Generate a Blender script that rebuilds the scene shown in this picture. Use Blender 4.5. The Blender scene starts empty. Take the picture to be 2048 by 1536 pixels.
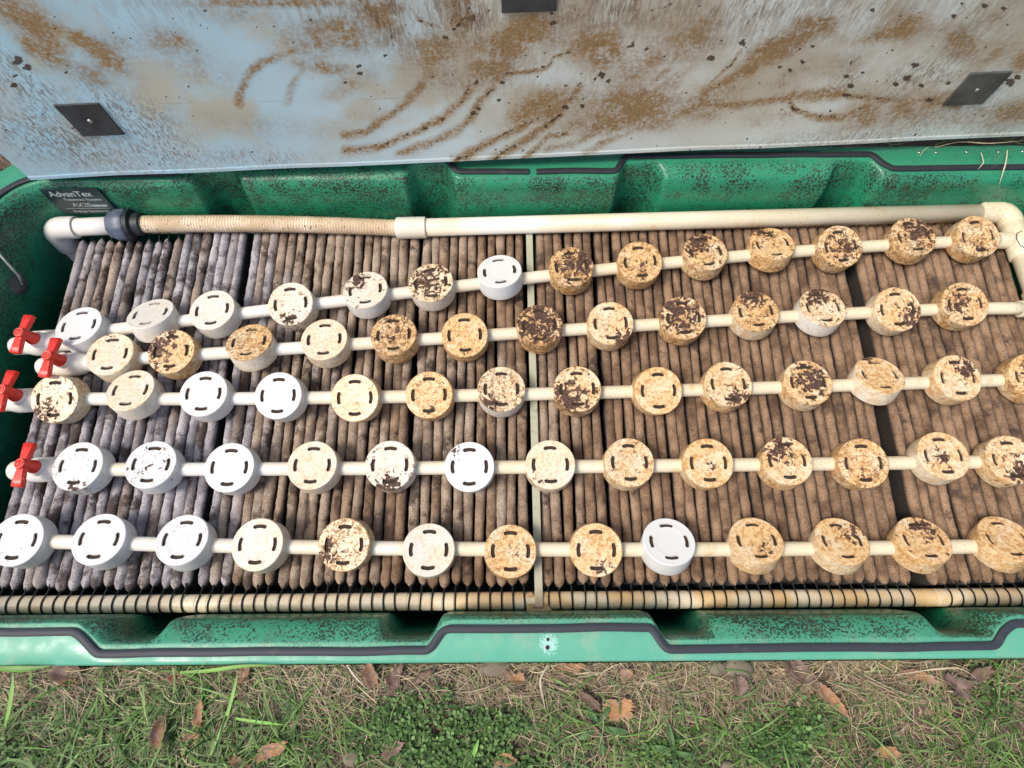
import bpy, math, random
import numpy as np
from mathutils import Vector, Matrix
PI = math.pi
scene = bpy.context.scene
COL = scene.collection

# ------------------------------------------------------------------ camera
F_PX, CAM_H, TILT, ROLL = 1230.0, 1.053, math.atan(443/1230.0), -0.008
_f = np.array([0, math.sin(TILT), -math.cos(TILT)])
_u = np.array([0, math.cos(TILT), math.sin(TILT)])
_r = np.array([1.0, 0, 0])
E1 = _r*math.cos(ROLL) + _u*math.sin(ROLL)
E2 = -_r*math.sin(ROLL) + _u*math.cos(ROLL)
CAMP = np.array([0, 0, CAM_H])
cam = bpy.data.cameras.new('camera')
cam.sensor_width = 36
cam.lens = F_PX*36/2048
cam.clip_start = 0.02
cam.clip_end = 200
camo = bpy.data.objects.new('camera', cam)
COL.objects.link(camo)
camo.matrix_world = Matrix(((E1[0], E2[0], -_f[0], 0), (E1[1], E2[1], -_f[1], 0), (E1[2], E2[2], -_f[2], CAM_H), (0, 0, 0, 1)))
scene.camera = camo

# ------------------------------------------------------------------ world, sun, exposure
SUN_EL, SUN_AZ = math.radians(58), math.radians(246)   # azimuth: compass-like, measured from +Y clockwise
w = bpy.data.worlds.new('World')
scene.world = w
w.use_nodes = True
nt = w.node_tree
bg = nt.nodes['Background']
sky = nt.nodes.new('ShaderNodeTexSky')
sky.sky_type = 'NISHITA'
sky.sun_disc = False
sky.sun_elevation = SUN_EL
sky.sun_rotation = SUN_AZ
sky.air_density = 1.0
sky.dust_density = 3.5
sky.ozone_density = 1.0
nt.links.new(sky.outputs[0], bg.inputs[0])
bg.inputs[1].default_value = 0.12
sl = bpy.data.lights.new('sun', 'SUN')
sl.energy = 2.0
sl.angle = math.radians(18)
sl.color = (1.0, 0.94, 0.85)
so = bpy.data.objects.new('sun', sl)
COL.objects.link(so)
sd = Vector((math.sin(SUN_AZ)*math.cos(SUN_EL), math.cos(SUN_AZ)*math.cos(SUN_EL), math.sin(SUN_EL)))
so.rotation_euler = sd.to_track_quat('Z', 'Y').to_euler()
scene.view_settings.view_transform = 'Standard'
scene.view_settings.look = 'None'
scene.view_settings.exposure = 0.52
scene.view_settings.gamma = 1

# ------------------------------------------------------------------ helpers
def unp(x, y, z):
    """photo pixel -> world point on the horizontal plane z"""
    d = E1*(x-1024)/F_PX - E2*(y-768)/F_PX + _f
    return CAMP + d*((z-CAM_H)/d[2])
def unp_plane(x, y, P0, n):
    d = E1*(x-1024)/F_PX - E2*(y-768)/F_PX + _f
    return CAMP + d*(np.dot(P0-CAMP, n)/np.dot(d, n))
def projn(P):
    D = P-CAMP
    z = D@_f
    return 1024+F_PX*(D@E1)/z, 768-F_PX*(D@E2)/z

def tag(o, label=None, cat=None, group=None, kind=None):
    if label: o['label'] = label
    if cat: o['category'] = cat
    if group: o['group'] = group
    if kind: o['kind'] = kind
    return o
def empty(name, loc, rot=(0, 0, 0)):
    o = bpy.data.objects.new(name, None)
    o.empty_display_size = 0.02
    o.location = loc
    o.rotation_euler = rot
    COL.objects.link(o)
    return o

class MB:
    def __init__(s):
        s.V = []; s.F = []; s.M = []; s.A = {}
    def n(s): return len(s.V)
    def add(s, V, F, m=0):
        b = len(s.V)
        s.V.extend([tuple(map(float, v)) for v in V])
        for f in F:
            s.F.append(tuple(b+i for i in f)); s.M.append(m)
        return b
    def tube(s, P, R, seg=16, cap=True, m=0):
        P = [Vector(p) for p in P]
        if not hasattr(R, '__len__'): R = [R]*len(P)
        T = []
        for i in range(len(P)):
            a = P[max(i-1, 0)]; b = P[min(i+1, len(P)-1)]
            t = (b-a)
            if t.length < 1e-9: t = T[-1] if T else Vector((1, 0, 0))
            T.append(t.normalized())
        # repeated points (steps in radius) share the direction of a non degenerate neighbour
        up = Vector((0, 0, 1)) if abs(T[0].z) < .9 else Vector((0, 1, 0))
        N = (up - T[0]*up.dot(T[0])).normalized()
        V = []
        for i, p in enumerate(P):
            N = (N - T[i]*N.dot(T[i])).normalized()
            Bn = T[i].cross(N)
            for k in range(seg):
                a = 2*PI*k/seg
                V.append(p + (N*math.cos(a) + Bn*math.sin(a))*R[i])
        Fs = []
        for i in range(len(P)-1):
            for k in range(seg):
                k2 = (k+1) % seg
                Fs.append((i*seg+k, i*seg+k2, (i+1)*seg+k2, (i+1)*seg+k))
        if cap:
            Fs.append(tuple(range(seg-1, -1, -1)))
            Fs.append(tuple((len(P)-1)*seg+k for k in range(seg)))
        s.add(V, Fs, m)
        return s
    def box(s, c, h, R=None, m=0):
        V = []
        for sx in (-1, 1):
            for sy in (-1, 1):
                for sz in (-1, 1):
                    v = Vector((sx*h[0], sy*h[1], sz*h[2]))
                    if R: v = R @ v
                    V.append(Vector(c)+v)
        s.add(V, [(0, 1, 3, 2), (4, 6, 7, 5), (0, 4, 5, 1), (2, 3, 7, 6), (0, 2, 6, 4), (1, 5, 7, 3)], m)
        return s
    def grid(s, G, m=0, closed=False):
        """G: rows x cols array of points"""
        G = np.asarray(G)
        r, c = G.shape[:2]
        Fs = []
        for i in range(r-1):
            for j in range(c if closed else c-1):
                j2 = (j+1) % c
                Fs.append((i*c+j, i*c+j2, (i+1)*c+j2, (i+1)*c+j))
        return s.add(G.reshape(-1, 3), Fs, m)
    def build(s, name, mats, parent=None, smooth=True, loc=None, bevel=None, autosmooth=None, origin=None):
        me = bpy.data.meshes.new(name)
        V = s.V
        if origin is not None:
            V = [(v[0]-origin[0], v[1]-origin[1], v[2]-origin[2]) for v in V]
        me.from_pydata(V, [], s.F)
        if not isinstance(mats, (list, tuple)): mats = [mats]
        for m in mats: me.materials.append(m)
        if len(mats) > 1: me.polygons.foreach_set('material_index', s.M)
        if smooth: me.polygons.foreach_set('use_smooth', [True]*len(me.polygons))
        for k, a in s.A.items():
            at = me.attributes.new(k, 'FLOAT', 'POINT')
            at.data.foreach_set('value', np.asarray(a, dtype=np.float32))
        me.update()
        if autosmooth is not None:
            me.set_sharp_from_angle(angle=math.radians(autosmooth))
        o = bpy.data.objects.new(name, me)
        COL.objects.link(o)
        if loc is not None: o.location = loc
        if origin is not None: o.location = origin
        if parent is not None:
            o.parent = parent
        if bevel:
            b = o.modifiers.new('bevel', 'BEVEL'); b.width = bevel; b.segments = 2; b.limit_method = 'ANGLE'
        return o

def arc(c, r, a0, a1, n, ax=Vector((1, 0, 0)), ay=Vector((0, 0, 1))):
    return [Vector(c)+ax*r*math.cos(a0+(a1-a0)*i/n)+ay*r*math.sin(a0+(a1-a0)*i/n) for i in range(n+1)]

# numpy value noise (for real relief in meshes)
def vnoise(x, y, seed=0):
    x = np.asarray(x, float); y = np.asarray(y, float)
    xi = np.floor(x).astype(np.int64); yi = np.floor(y).astype(np.int64)
    fx = x-xi; fy = y-yi
    fx = fx*fx*(3-2*fx); fy = fy*fy*(3-2*fy)
    def h(a, b):
        n = (a*374761393 + b*668265263 + seed*1442695041) & 0xffffffff
        n = ((n ^ (n >> 13))*1274126177) & 0xffffffff
        return ((n ^ (n >> 16)) & 0xffff)/65535.0
    return (h(xi, yi)*(1-fx)+h(xi+1, yi)*fx)*(1-fy) + (h(xi, yi+1)*(1-fx)+h(xi+1, yi+1)*fx)*fy

# ------------------------------------------------------------------ materials
class NT:
    def __init__(s, name, rough=.5, spec=.5):
        s.m = bpy.data.materials.new(name); s.m.use_nodes = True
        s.t = s.m.node_tree; s.b = s.t.nodes['Principled BSDF']
        s.b.inputs['Roughness'].default_value = rough
        s.b.inputs['Specular IOR Level'].default_value = spec
    def node(s, ty, **kw):
        n = s.t.nodes.new(ty)
        for k, v in kw.items(): setattr(n, k, v)
        return n
    def link(s, a, b): s.t.links.new(a, b)
    def setin(s, sock, v):
        if isinstance(v, (int, float)): sock.default_value = v
        elif isinstance(v, (tuple, list)): sock.default_value = tuple(v)+((1,) if len(v) == 3 and len(sock.default_value) == 4 else ())
        else: s.link(v, sock)
    def coord(s, kind='Object', scale=(1, 1, 1), offset=None):
        tc = s.node('ShaderNodeTexCoord')
        src = tc.outputs[kind]
        if kind == 'World':
            src = s.node('ShaderNodeNewGeometry').outputs['Position']
        mp = s.node('ShaderNodeMapping'); mp.inputs['Scale'].default_value = scale
        s.link(src, mp.inputs['Vector'])
        if offset is not None: s.setin(mp.inputs['Location'], offset)
        return mp.outputs[0]
    def wpos(s, scale=(1, 1, 1)):
        g = s.node('ShaderNodeNewGeometry')
        mp = s.node('ShaderNodeMapping'); mp.inputs['Scale'].default_value = scale
        s.link(g.outputs['Position'], mp.inputs['Vector'])
        return mp.outputs[0]
    def noise(s, vec, scale, detail=4, rough=.55, dist=0, col=False, lac=2.0):
        n = s.node('ShaderNodeTexNoise')
        s.link(vec, n.inputs['Vector'])
        n.inputs['Scale'].default_value = scale; n.inputs['Detail'].default_value = detail
        n.inputs['Roughness'].default_value = rough; n.inputs['Distortion'].default_value = dist
        return n.outputs['Color' if col else 'Fac']
    def vor(s, vec, scale, feature='F1', out='Distance', rnd=1.0):
        n = s.node('ShaderNodeTexVoronoi', feature=feature)
        s.link(vec, n.inputs['Vector']); n.inputs['Scale'].default_value = scale
        n.inputs['Randomness'].default_value = rnd
        return n.outputs[out]
    def math(s, op, a, b=0.0, c=None, clamp=False):
        n = s.node('ShaderNodeMath', operation=op, use_clamp=clamp)
        s.setin(n.inputs[0], a); s.setin(n.inputs[1], b)
        if c is not None: s.setin(n.inputs[2], c)
        return n.outputs[0]
    def ramp(s, v, lo, hi, a=0.0, b=1.0):
        n = s.node('ShaderNodeMapRange', interpolation_type='SMOOTHSTEP')
        s.setin(n.inputs['Value'], v); s.setin(n.inputs['From Min'], lo); s.setin(n.inputs['From Max'], hi)
        s.setin(n.inputs['To Min'], a); s.setin(n.inputs['To Max'], b)
        return n.outputs[0]
    def mix(s, f, a, b):
        n = s.node('ShaderNodeMix', data_type='RGBA')
        s.setin(n.inputs[0], f); s.setin(n.inputs[6], a); s.setin(n.inputs[7], b)
        return n.outputs[2]
    def mul(s, f, a, b):
        n = s.node('ShaderNodeMix', data_type='RGBA', blend_type='MULTIPLY')
        s.setin(n.inputs[0], f); s.setin(n.inputs[6], a); s.setin(n.inputs[7], b)
        return n.outputs[2]
    def attr(s, name, ty='OBJECT', out='Fac'):
        n = s.node('ShaderNodeAttribute', attribute_type=ty, attribute_name=name)
        return n.outputs[out]
    def sep(s, vec):
        n = s.node('ShaderNodeSeparateXYZ'); s.link(vec, n.inputs[0]); return n.outputs
    def comb(s, x, y, z):
        n = s.node('ShaderNodeCombineXYZ')
        for i, v in enumerate((x, y, z)): s.setin(n.inputs[i], v)
        return n.outputs[0]
    def color(s, c): s.setin(s.b.inputs['Base Color'], c); return s
    def rough(s, c): s.setin(s.b.inputs['Roughness'], c); return s
    def bump(s, h, strength=.5, dist=.002):
        n = s.node('ShaderNodeBump'); n.inputs['Strength'].default_value = strength
        n.inputs['Distance'].default_value = dist; s.link(h, n.inputs['Height'])
        s.link(n.outputs[0], s.b.inputs['Normal']); return s

def mat_plain(name, col, rough=.5, spec=.5, var=.15, scale=60, metal=0):
    t = NT(name, rough, spec)
    n = t.noise(t.coord('Object'), scale, 5)
    t.color(t.mix(t.ramp(n, .3, .7), tuple(c*(1-var) for c in col), tuple(min(1, c*(1+var)) for c in col)))
    t.b.inputs['Metallic'].default_value = metal
    return t.m

# cap: white plastic going cream and amber with vermicular scale and dark flakes; amounts come from each cap's own properties
def mat_cap():
    t = NT('cap_plastic', .42, .4)
    oc = t.coord('Object')
    seed = t.attr('seed')
    sv = t.comb(seed, t.math('MULTIPLY', seed, 1.7), t.math('MULTIPLY', seed, .6))
    va = t.node('ShaderNodeVectorMath', operation='ADD'); t.link(oc, va.inputs[0]); t.link(sv, va.inputs[1])
    P = va.outputs[0]
    x, y, z = t.sep(oc)
    age, spk, dark = t.attr('age'), t.attr('speckle'), t.attr('flake')
    side = t.ramp(z, -.004, -.0015, 1, 0)
    sidew = t.math('MULTIPLY', side, t.attr('side_clean'))
    keep = t.math('SUBTRACT', 1.0, sidew)
    age2 = t.math('MULTIPLY', t.math('MULTIPLY', age, 1.2), t.ramp(sidew, 0, 1, 1, .35))
    big = t.noise(P, 28, 3)
    agev = t.math('MULTIPLY', age2, t.ramp(big, .25, .7, .62, 1.18))
    base = t.mix(t.ramp(agev, 0, .5), (.69, .69, .675), (.76, .65, .46))
    base = t.mix(t.ramp(agev, .45, 1.0), base, (.74, .50, .25))
    # fine vermicular scale
    wv = t.noise(P, 260, 3, .6, .6)
    wv2 = t.noise(P, 120, 3, .6, 1.2)
    th = t.ramp(spk, 0, 1, .74, .50)
    s1 = t.ramp(wv, th, t.math('ADD', th, .05))
    s1 = t.math('MULTIPLY', s1, t.ramp(t.noise(P, 45, 2), .44, .58))
    th2 = t.ramp(spk, 0, 1, .78, .515)
    s2 = t.ramp(wv2, th2, t.math('ADD', th2, .04))
    sm = t.math('MULTIPLY', t.math('MAXIMUM', t.math('MULTIPLY', s1, .8), s2), keep)
    base = t.mix(t.math('MULTIPLY', t.math('MULTIPLY', t.ramp(t.noise(P, 150, 5, .65), .47, .58), agev), .85, clamp=True), base, (.50, .25, .08))
    col = t.mix(t.math('MULTIPLY', sm, .88), base, t.mix(t.noise(P, 60, 2), (.36, .19, .07), (.17, .08, .035)))
    # dark flakes round the patch centre
    px, py, pr = t.attr('patch_x'), t.attr('patch_y'), t.attr('patch_r')
    dx = t.math('SUBTRACT', x, px); dy = t.math('SUBTRACT', y, py)
    d = t.math('SQRT', t.math('ADD', t.math('MULTIPLY', dx, dx), t.math('MULTIPLY', dy, dy)))
    m = t.math('DIVIDE', d, pr)
    fall = t.ramp(m, .1, 1.6, .125, -.085)
    fn = t.math('ADD', t.noise(P, 95, 4, .58, .9), fall)
    fn = t.math('ADD', fn, t.ramp(dark, 0, 1, -.24, .074))
    fl = t.math('MULTIPLY', t.ramp(fn, .60, .625), t.ramp(side, 0, 1, 1, .55))
    fl = t.math('MULTIPLY', fl, keep)
    halo = t.math('MULTIPLY', t.math('MULTIPLY', t.ramp(fn, .55, .61), keep), t.math('ADD', .25, agev), clamp=True)
    col = t.mix(t.math('MULTIPLY', halo, .75), col, (.30, .145, .055))
    col = t.mix(fl, col, t.mix(t.ramp(t.noise(P, 260, 3), .35, .65), (.032, .016, .012), (.13, .068, .045)))
    # a few specks of dirt on every cap
    sp = t.ramp(t.noise(P, 300, 3, .55), t.ramp(t.noise(P, 30, 2), .35, .65, .73, .66), .78)
    col = t.mix(t.math('MULTIPLY', sp, .8), col, (.10, .08, .06))
    # rusty grime at the rim line
    rr = t.math('SQRT', t.math('ADD', t.math('MULTIPLY', x, x), t.math('MULTIPLY', y, y)))
    rim = t.math('MULTIPLY', t.ramp(rr, .0425, .0455), t.ramp(t.noise(P, 70, 3), .42, .62))
    col = t.mix(t.math('MULTIPLY', rim, t.math('MULTIPLY', agev, .55), clamp=True), col, (.42, .22, .07))
    t.color(col)
    h = t.math('ADD', t.math('MULTIPLY', fl, 1.0), t.math('ADD', t.math('MULTIPLY', sm, .45), t.math('MULTIPLY', t.math('MULTIPLY', t.noise(P, 200, 3), agev), .5)))
    t.bump(h, .4, .0009)
    t.rough(t.ramp(t.math('MAXIMUM', fl, sm), 0, 1, .40, .7))
    return t.m
M_CAP = mat_cap()
M_SLOT = mat_plain('slot_dark', (.050, .034, .024), .8, .2)

def mat_pipe(name, white=0.0, rough=.4, grad=True):
    t = NT(name, rough, .4)
    P = t.wpos()
    X = t.sep(P)[0]
    a = t.noise(P, 7, 3)
    a = t.math('ADD', a, t.ramp(X, -.9, .6, -.20 if grad else -.1, .16 if grad else 0))
    a = t.math('SUBTRACT', a, white)
    col = t.mix(t.ramp(a, .2, .62), (.78, .755, .70), (.74, .65, .47))
    st = t.ramp(t.noise(P, 24, 4, .6), .56, .72)
    col = t.mix(t.math('MULTIPLY', t.math('MULTIPLY', st, t.ramp(a, .35, .65)), .7), col, (.66, .44, .20))
    fine = t.ramp(t.noise(P, 300, 3, .6, .5), .60, .66)
    col = t.mix(t.math('MULTIPLY', t.math('MULTIPLY', fine, t.ramp(a, .45, .7)), .55), col, (.40, .24, .10))
    sp = t.ramp(t.noise(P, 210, 2), .735, .76)
    col = t.mix(t.math('MULTIPLY', sp, .8), col, (.10, .075, .06))
    if name == 'rail_plastic':
        am = t.math('MULTIPLY', t.ramp(t.noise(P, 9, 3), .42, .6), t.ramp(X, -.3, .1, .15, .8))
        col = t.mix(am, col, (.70, .44, .17))
    t.color(col); t.bump(t.noise(P, 400, 3), .12, .0006)
    return t.m
M_PIPE = mat_pipe('lateral_plastic')
M_MAIN = mat_pipe('manifold_plastic', .10)
M_TUBE = mat_pipe('rail_plastic', -.24)

def mat_hose():
    t = NT('hose_rubber', .5, .35)
    P = t.wpos(); X = t.sep(P)[0]
    rb = t.math('SINE', t.math('MULTIPLY', X, 2*PI/.0062))
    col = t.mix(t.ramp(rb, -1, 1), (.50, .36, .22), (.66, .50, .33))
    col = t.mix(t.ramp(t.noise(P, 14, 3), .4, .65), col, (.72, .58, .42))
    col = t.mix(t.math('MULTIPLY', t.ramp(t.noise(P, 130, 3, .6), .62, .68), .9), col, (.16, .07, .035))
    t.color(col); return t.m
M_HOSE = mat_hose()

def mat_sheet():
    t = NT('textile_felt', .95, .1)
    P = t.wpos(); o = t.node('ShaderNodeObjectInfo').outputs['Random']
    X, Y, Z = t.sep(P)
    off = t.comb(t.math('MULTIPLY', o, 11.0), t.math('MULTIPLY', o, 3.0), 0.0)
    va = t.node('ShaderNodeVectorMath', operation='ADD'); t.link(P, va.inputs[0]); t.link(off, va.inputs[1])
    L = va.outputs[0]
    g = t.math('ADD', X, t.math('MULTIPLY', t.math('SUBTRACT', t.noise(P, 3.0, 3), .5), 1.3))
    g = t.math('ADD', g, t.math('MULTIPLY', Y, .12))
    g = t.math('ADD', g, t.math('MULTIPLY', t.math('SUBTRACT', o, .5), .35))
    grey = t.mix(t.ramp(t.noise(L, 20, 5, .65), .34, .64), (.36, .34, .37), (.74, .71, .74))
    tan = t.mix(t.ramp(t.noise(L, 17, 5, .65), .30, .68), (.26, .185, .13), (.72, .58, .45))
    brn = t.mix(t.ramp(t.noise(L, 17, 5, .65), .30, .68), (.165, .098, .058), (.55, .365, .23))
    col = t.mix(t.ramp(g, -.78, -.42), grey, tan)
    col = t.mix(t.ramp(g, -.35, .15), col, brn)
    # dark blotches, many on the left half
    bl = t.noise(L, 13, 6, .72)
    th = t.ramp(X, -.9, .5, .485, .56)
    b = t.ramp(bl, th, t.math('ADD', th, .11))
    col = t.mix(t.math('MULTIPLY', b, .88), col, t.mix(t.noise(P, 9), (.055, .047, .05), (.12, .075, .05)))
    # bluish-pale bloom at the far left and far right
    # black grime and gap shade painted in, darkening with depth between the ridges
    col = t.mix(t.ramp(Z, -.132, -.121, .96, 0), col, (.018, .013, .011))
    # fuzz grain
    gr = t.noise(P, 620, 3, .7)
    col = t.mul(t.ramp(gr, .35, .65, .85, .0), col, (.30, .27, .27))
    sp = t.ramp(t.noise(P, 330, 3, .6), t.ramp(t.noise(P, 12, 4, .7), .35, .65, .72, .58), .74)
    col = t.mix(t.math('MULTIPLY', sp, .85), col, (.04, .03, .026))
    lt = t.ramp(t.noise(P, 480, 2), .73, .76)
    col = t.mix(t.math('MULTIPLY', lt, .5), col, (.7, .66, .6))
    t.color(col)
    t.bump(t.math('ADD', t.math('MULTIPLY', t.noise(P, 160, 4, .7), .6), gr), .9, .0022)
    t.b.inputs['Sheen Weight'].default_value = .1
    return t.m
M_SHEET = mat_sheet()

def mat_green():
    t = NT('green_fibreglass', .32, .5)
    P = t.wpos(); X, Y, Z = t.sep(P)
    fade = t.attr('fade', 'GEOMETRY')
    dirt = t.attr('dirt', 'GEOMETRY')
    big = t.noise(P, 5, 4)
    deep = t.mix(big, (.012, .185, .092), (.022, .27, .14))
    pale = t.mix(big, (.08, .33, .22), (.13, .42, .29))
    col = t.mix(fade, deep, pale)
    du = t.ramp(t.noise(P, 11, 5, .65), .5, .75)
    col = t.mix(t.math('MULTIPLY', t.math('MULTIPLY', du, fade), .5), col, (.36, .38, .28))
    sp = t.noise(P, 260, 3, .62)
    cl = t.noise(P, 14, 4, .6)
    th = t.math('SUBTRACT', t.ramp(cl, .30, .60, .68, .53), t.math('MULTIPLY', dirt, .07))
    s = t.math('MULTIPLY', t.ramp(sp, th, t.math('ADD', th, .04)), dirt, clamp=True)
    col = t.mix(t.math('MULTIPLY', s, .93), col, (.022, .022, .018))
    br = t.math('MULTIPLY', t.ramp(t.noise(P, 22, 6, .75), .54, .66), dirt)
    col = t.mix(t.math('MULTIPLY', br, .55, clamp=True), col, (.055, .06, .04))
    # darker green low down in the basin
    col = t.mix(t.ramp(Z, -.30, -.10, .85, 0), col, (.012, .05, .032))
    # scuffed spot round the screw holes
    dx = t.math('SUBTRACT', X, .0545); dy = t.math('SUBTRACT', Y, -.058)
    d = t.math('SQRT', t.math('ADD', t.math('MULTIPLY', dx, dx), t.math('MULTIPLY', dy, dy)))
    sc = t.math('MULTIPLY', t.ramp(t.math('ADD', t.noise(P, 300, 5, .75), t.ramp(d, .0, .036, .16, -.26)), .50, .60), t.ramp(Z, -.006, -.003))
    col = t.mix(t.math('MULTIPLY', sc, .75), col, (.42, .68, .62))
    t.color(col)
    t.rough(t.ramp(t.noise(P, 30, 4), .3, .7, .24, .5))
    t.bump(t.math('ADD', t.math('MULTIPLY', t.noise(P, 9, 3), 2.5), t.math('ADD', t.math('MULTIPLY', t.noise(P, 60, 4), .5), t.math('MULTIPLY', s, .4))), .45, .0016)
    return t.m
M_GREEN = mat_green()
def mat_gasket():
    t = NT('gasket_rubber', .55, .3)
    P = t.wpos()
    col = t.mix(t.noise(P, 40, 4), (.016, .018, .022), (.036, .039, .046))
    Y = t.sep(P)[1]
    # front run is bleached and dusty
    col = t.mix(t.ramp(Y, .1, 0, 0, .75), col, (.042, .048, .060))
    col = t.mix(t.math('MULTIPLY', t.ramp(t.noise(P, 25, 5, .7), .60, .75), .35), col, (.22, .19, .15))
    t.color(col); t.bump(t.noise(P, 300, 3), .25, .0006); return t.m
M_GASKET = mat_gasket()

def mat_lid():
    t = NT('lid_inner_face', .42, .4)
    P = t.wpos(); X, Y, Z = t.sep(P)
    stain = t.attr('stain', 'GEOMETRY'); dark = t.attr('muck', 'GEOMETRY'); smear = t.attr('smear', 'GEOMETRY')
    h = t.ramp(Z, .03, .40)
    xx = t.math('ADD', t.ramp(X, -1.0, .75), t.math('MULTIPLY', t.math('SUBTRACT', t.noise(P, 4, 3), .5), .6))
    base = t.mix(t.ramp(xx, .08, .8), (.48, .71, .83), (.72, .77, .74))
    haze = t.noise(P, 5.5, 4, .6)
    base = t.mix(t.math('MULTIPLY', t.ramp(haze, .42, .60), t.ramp(Z, .05, .2, .25, .85)), base, (.55, .515, .40))
    n = t.noise(P, 38, 5, .65)
    nn = t.noise(P, 150, 4, .7)
    s = t.math('MULTIPLY', stain, t.ramp(n, .25, .65, .75, 1.5))
    s = t.math('MULTIPLY', s, t.ramp(nn, .34, .60, .48, 1.15), clamp=True)
    col = t.mix(s, base, t.mix(t.noise(P, 60, 3), (.25, .135, .050), (.40, .27, .125)))
    # thin crust edges
    tide = t.math('MULTIPLY', t.ramp(s, .30, .45), t.ramp(s, .50, .72, 1, 0))
    col = t.mix(t.math('MULTIPLY', tide, t.ramp(n, .5, .7, .0, .35)), col, (.20, .115, .05))
    # light vein texture inside stains
    col = t.mix(t.math('MULTIPLY', t.math('MULTIPLY', t.ramp(t.noise(P, 230, 3, .6), .55, .65), s), .55), col, (.50, .42, .30))
    # streaky grey smears, running diagonally
    rot = t.node('ShaderNodeMapping'); t.link(t.wpos(), rot.inputs[0])
    rot.inputs['Rotation'].default_value = (0, math.radians(-14), 0); rot.inputs['Scale'].default_value = (3.2, 1, 1.0)
    st = t.noise(rot.outputs[0], 75, 5, .7, .6)
    sm = t.math('MULTIPLY', t.ramp(st, .46, .58), smear, clamp=True)
    col = t.mix(t.math('MULTIPLY', sm, .85), col, t.mix(t.noise(P, 30), (.17, .12, .095), (.29, .25, .21)))
    # dark muck clots
    dn = t.math('ADD', t.noise(P, 130, 3, .6), t.math('MULTIPLY', dark, .42))
    dm = t.ramp(dn, .74, .79)
    col = t.mix(t.math('MULTIPLY', dm, .92), col, (.065, .036, .022))
    sp = t.ramp(t.noise(P, 260, 4, .65), t.ramp(t.math('ADD', t.noise(P, 9, 4), t.math('MULTIPLY', s, .25)), .45, .75, .72, .58), .76)
    col = t.mix(t.math('MULTIPLY', sp, .85), col, (.15, .10, .065))
    # runs that dried on their way down
    drip = t.attr('drip', 'GEOMETRY')
    mpd = t.node('ShaderNodeMapping'); t.link(t.wpos(), mpd.inputs[0]); mpd.inputs['Scale'].default_value = (1.0, 1, .16)
    dn1 = t.noise(mpd.outputs[0], 120, 4, .6, 1.4)
    dr = t.math('MULTIPLY', t.ramp(t.math('ADD', dn1, t.math('MULTIPLY', t.noise(P, 16, 3), .25)), .60, .69), drip, clamp=True)
    col = t.mix(t.math('MULTIPLY', dr, .72), col, t.mix(t.noise(P, 40), (.10, .055, .03), (.30, .20, .11)))
    t.color(col)
    t.rough(t.ramp(t.math('MAXIMUM', s, dm), 0, 1, .36, .75))
    t.bump(t.math('ADD', t.math('MULTIPLY', dm, 1.0), t.math('ADD', t.math('MULTIPLY', sm, .5), t.math('MULTIPLY', t.noise(P, 12, 3), 1.0))), .5, .0015)
    return t.m
M_LID = mat_lid()
M_PAD = mat_plain('pad_rubber', (.045, .048, .052), .5, .4, .3, 30)
M_PAD_GREY = mat_plain('pad_rubber_grey', (.075, .075, .072), .55, .4, .35, 25)
M_STEEL = mat_plain('steel', (.5, .5, .48), .35, .5, .2, 80, .9)
M_RED = None
def mat_red():
    t = NT('red_handle_plastic', .38, .5)
    P = t.coord('Object')
    col = t.mix(t.noise(P, 40, 3), (.60, .018, .008), (.72, .030, .014))
    col = t.mix(t.math('MULTIPLY', t.ramp(t.noise(P, 160, 3), .62, .7), .3), col, (.8, .35, .28))
    t.color(col); return t.m
M_RED = mat_red()
M_UNION = mat_plain('grey_pvc', (.10, .12, .17), .42, .45, .25, 50)
M_UNION_DK = mat_plain('grey_pvc_dark', (.022, .026, .032), .5, .4, .3, 50)
def mat_strip():
    t = NT('strip_fibreglass', .5, .3)
    P = t.wpos()
    col = t.mix(t.noise(P, 12, 4), (.36, .36, .26), (.50, .49, .37))
    col = t.mix(t.math('MULTIPLY', t.ramp(t.noise(P, 90, 4, .7), .58, .68), .5), col, (.17, .13, .09))
    col = t.mix(t.ramp(t.sep(P)[1], .045, .0, 0, .55), col, (.42, .27, .13))
    t.color(col); return t.m
M_STRIP = mat_strip()
def mat_rust():
    t = NT('crusted_bracket', .8, .2)
    P = t.wpos()
    col = t.mix(t.noise(P, 90, 5), (.40, .22, .09), (.62, .45, .26))
    t.color(col); t.bump(t.noise(P, 200, 4), .8, .002); return t.m
M_CRUST = mat_rust()
M_STRAP = mat_plain('black_cord', (.012, .016, .016), .6, .3, .3, 60)
M_SOILM = None
def mat_soil():
    t = NT('soil', .95, .1)
    P = t.wpos()
    n = t.noise(P, 18, 6, .7)
    col = t.mix(t.ramp(n, .3, .7), (.075, .055, .040), (.17, .125, .09))
    col = t.mix(t.math('MULTIPLY', t.ramp(t.noise(P, 160, 4, .7), .5, .7), .5), col, (.24, .19, .14))
    col = t.mix(t.ramp(t.noise(P, 3, 3), .55, .7, 0, .35), col, (.06, .09, .03))
    t.color(col); t.bump(t.noise(P, 110, 6, .7), 1.0, .008); return t.m
M_SOILM = mat_soil()
def mat_blade(name):
    t = NT(name, .55, .3)
    c = t.node('ShaderNodeAttribute', attribute_type='GEOMETRY', attribute_name='tint').outputs['Color']
    P = t.wpos()
    t.color(t.mul(t.ramp(t.noise(P, 90, 3), .3, .7, .45, 0), c, (.5, .48, .4)))
    return t.m
M_BLADE = mat_blade('grass_blade')
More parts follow.
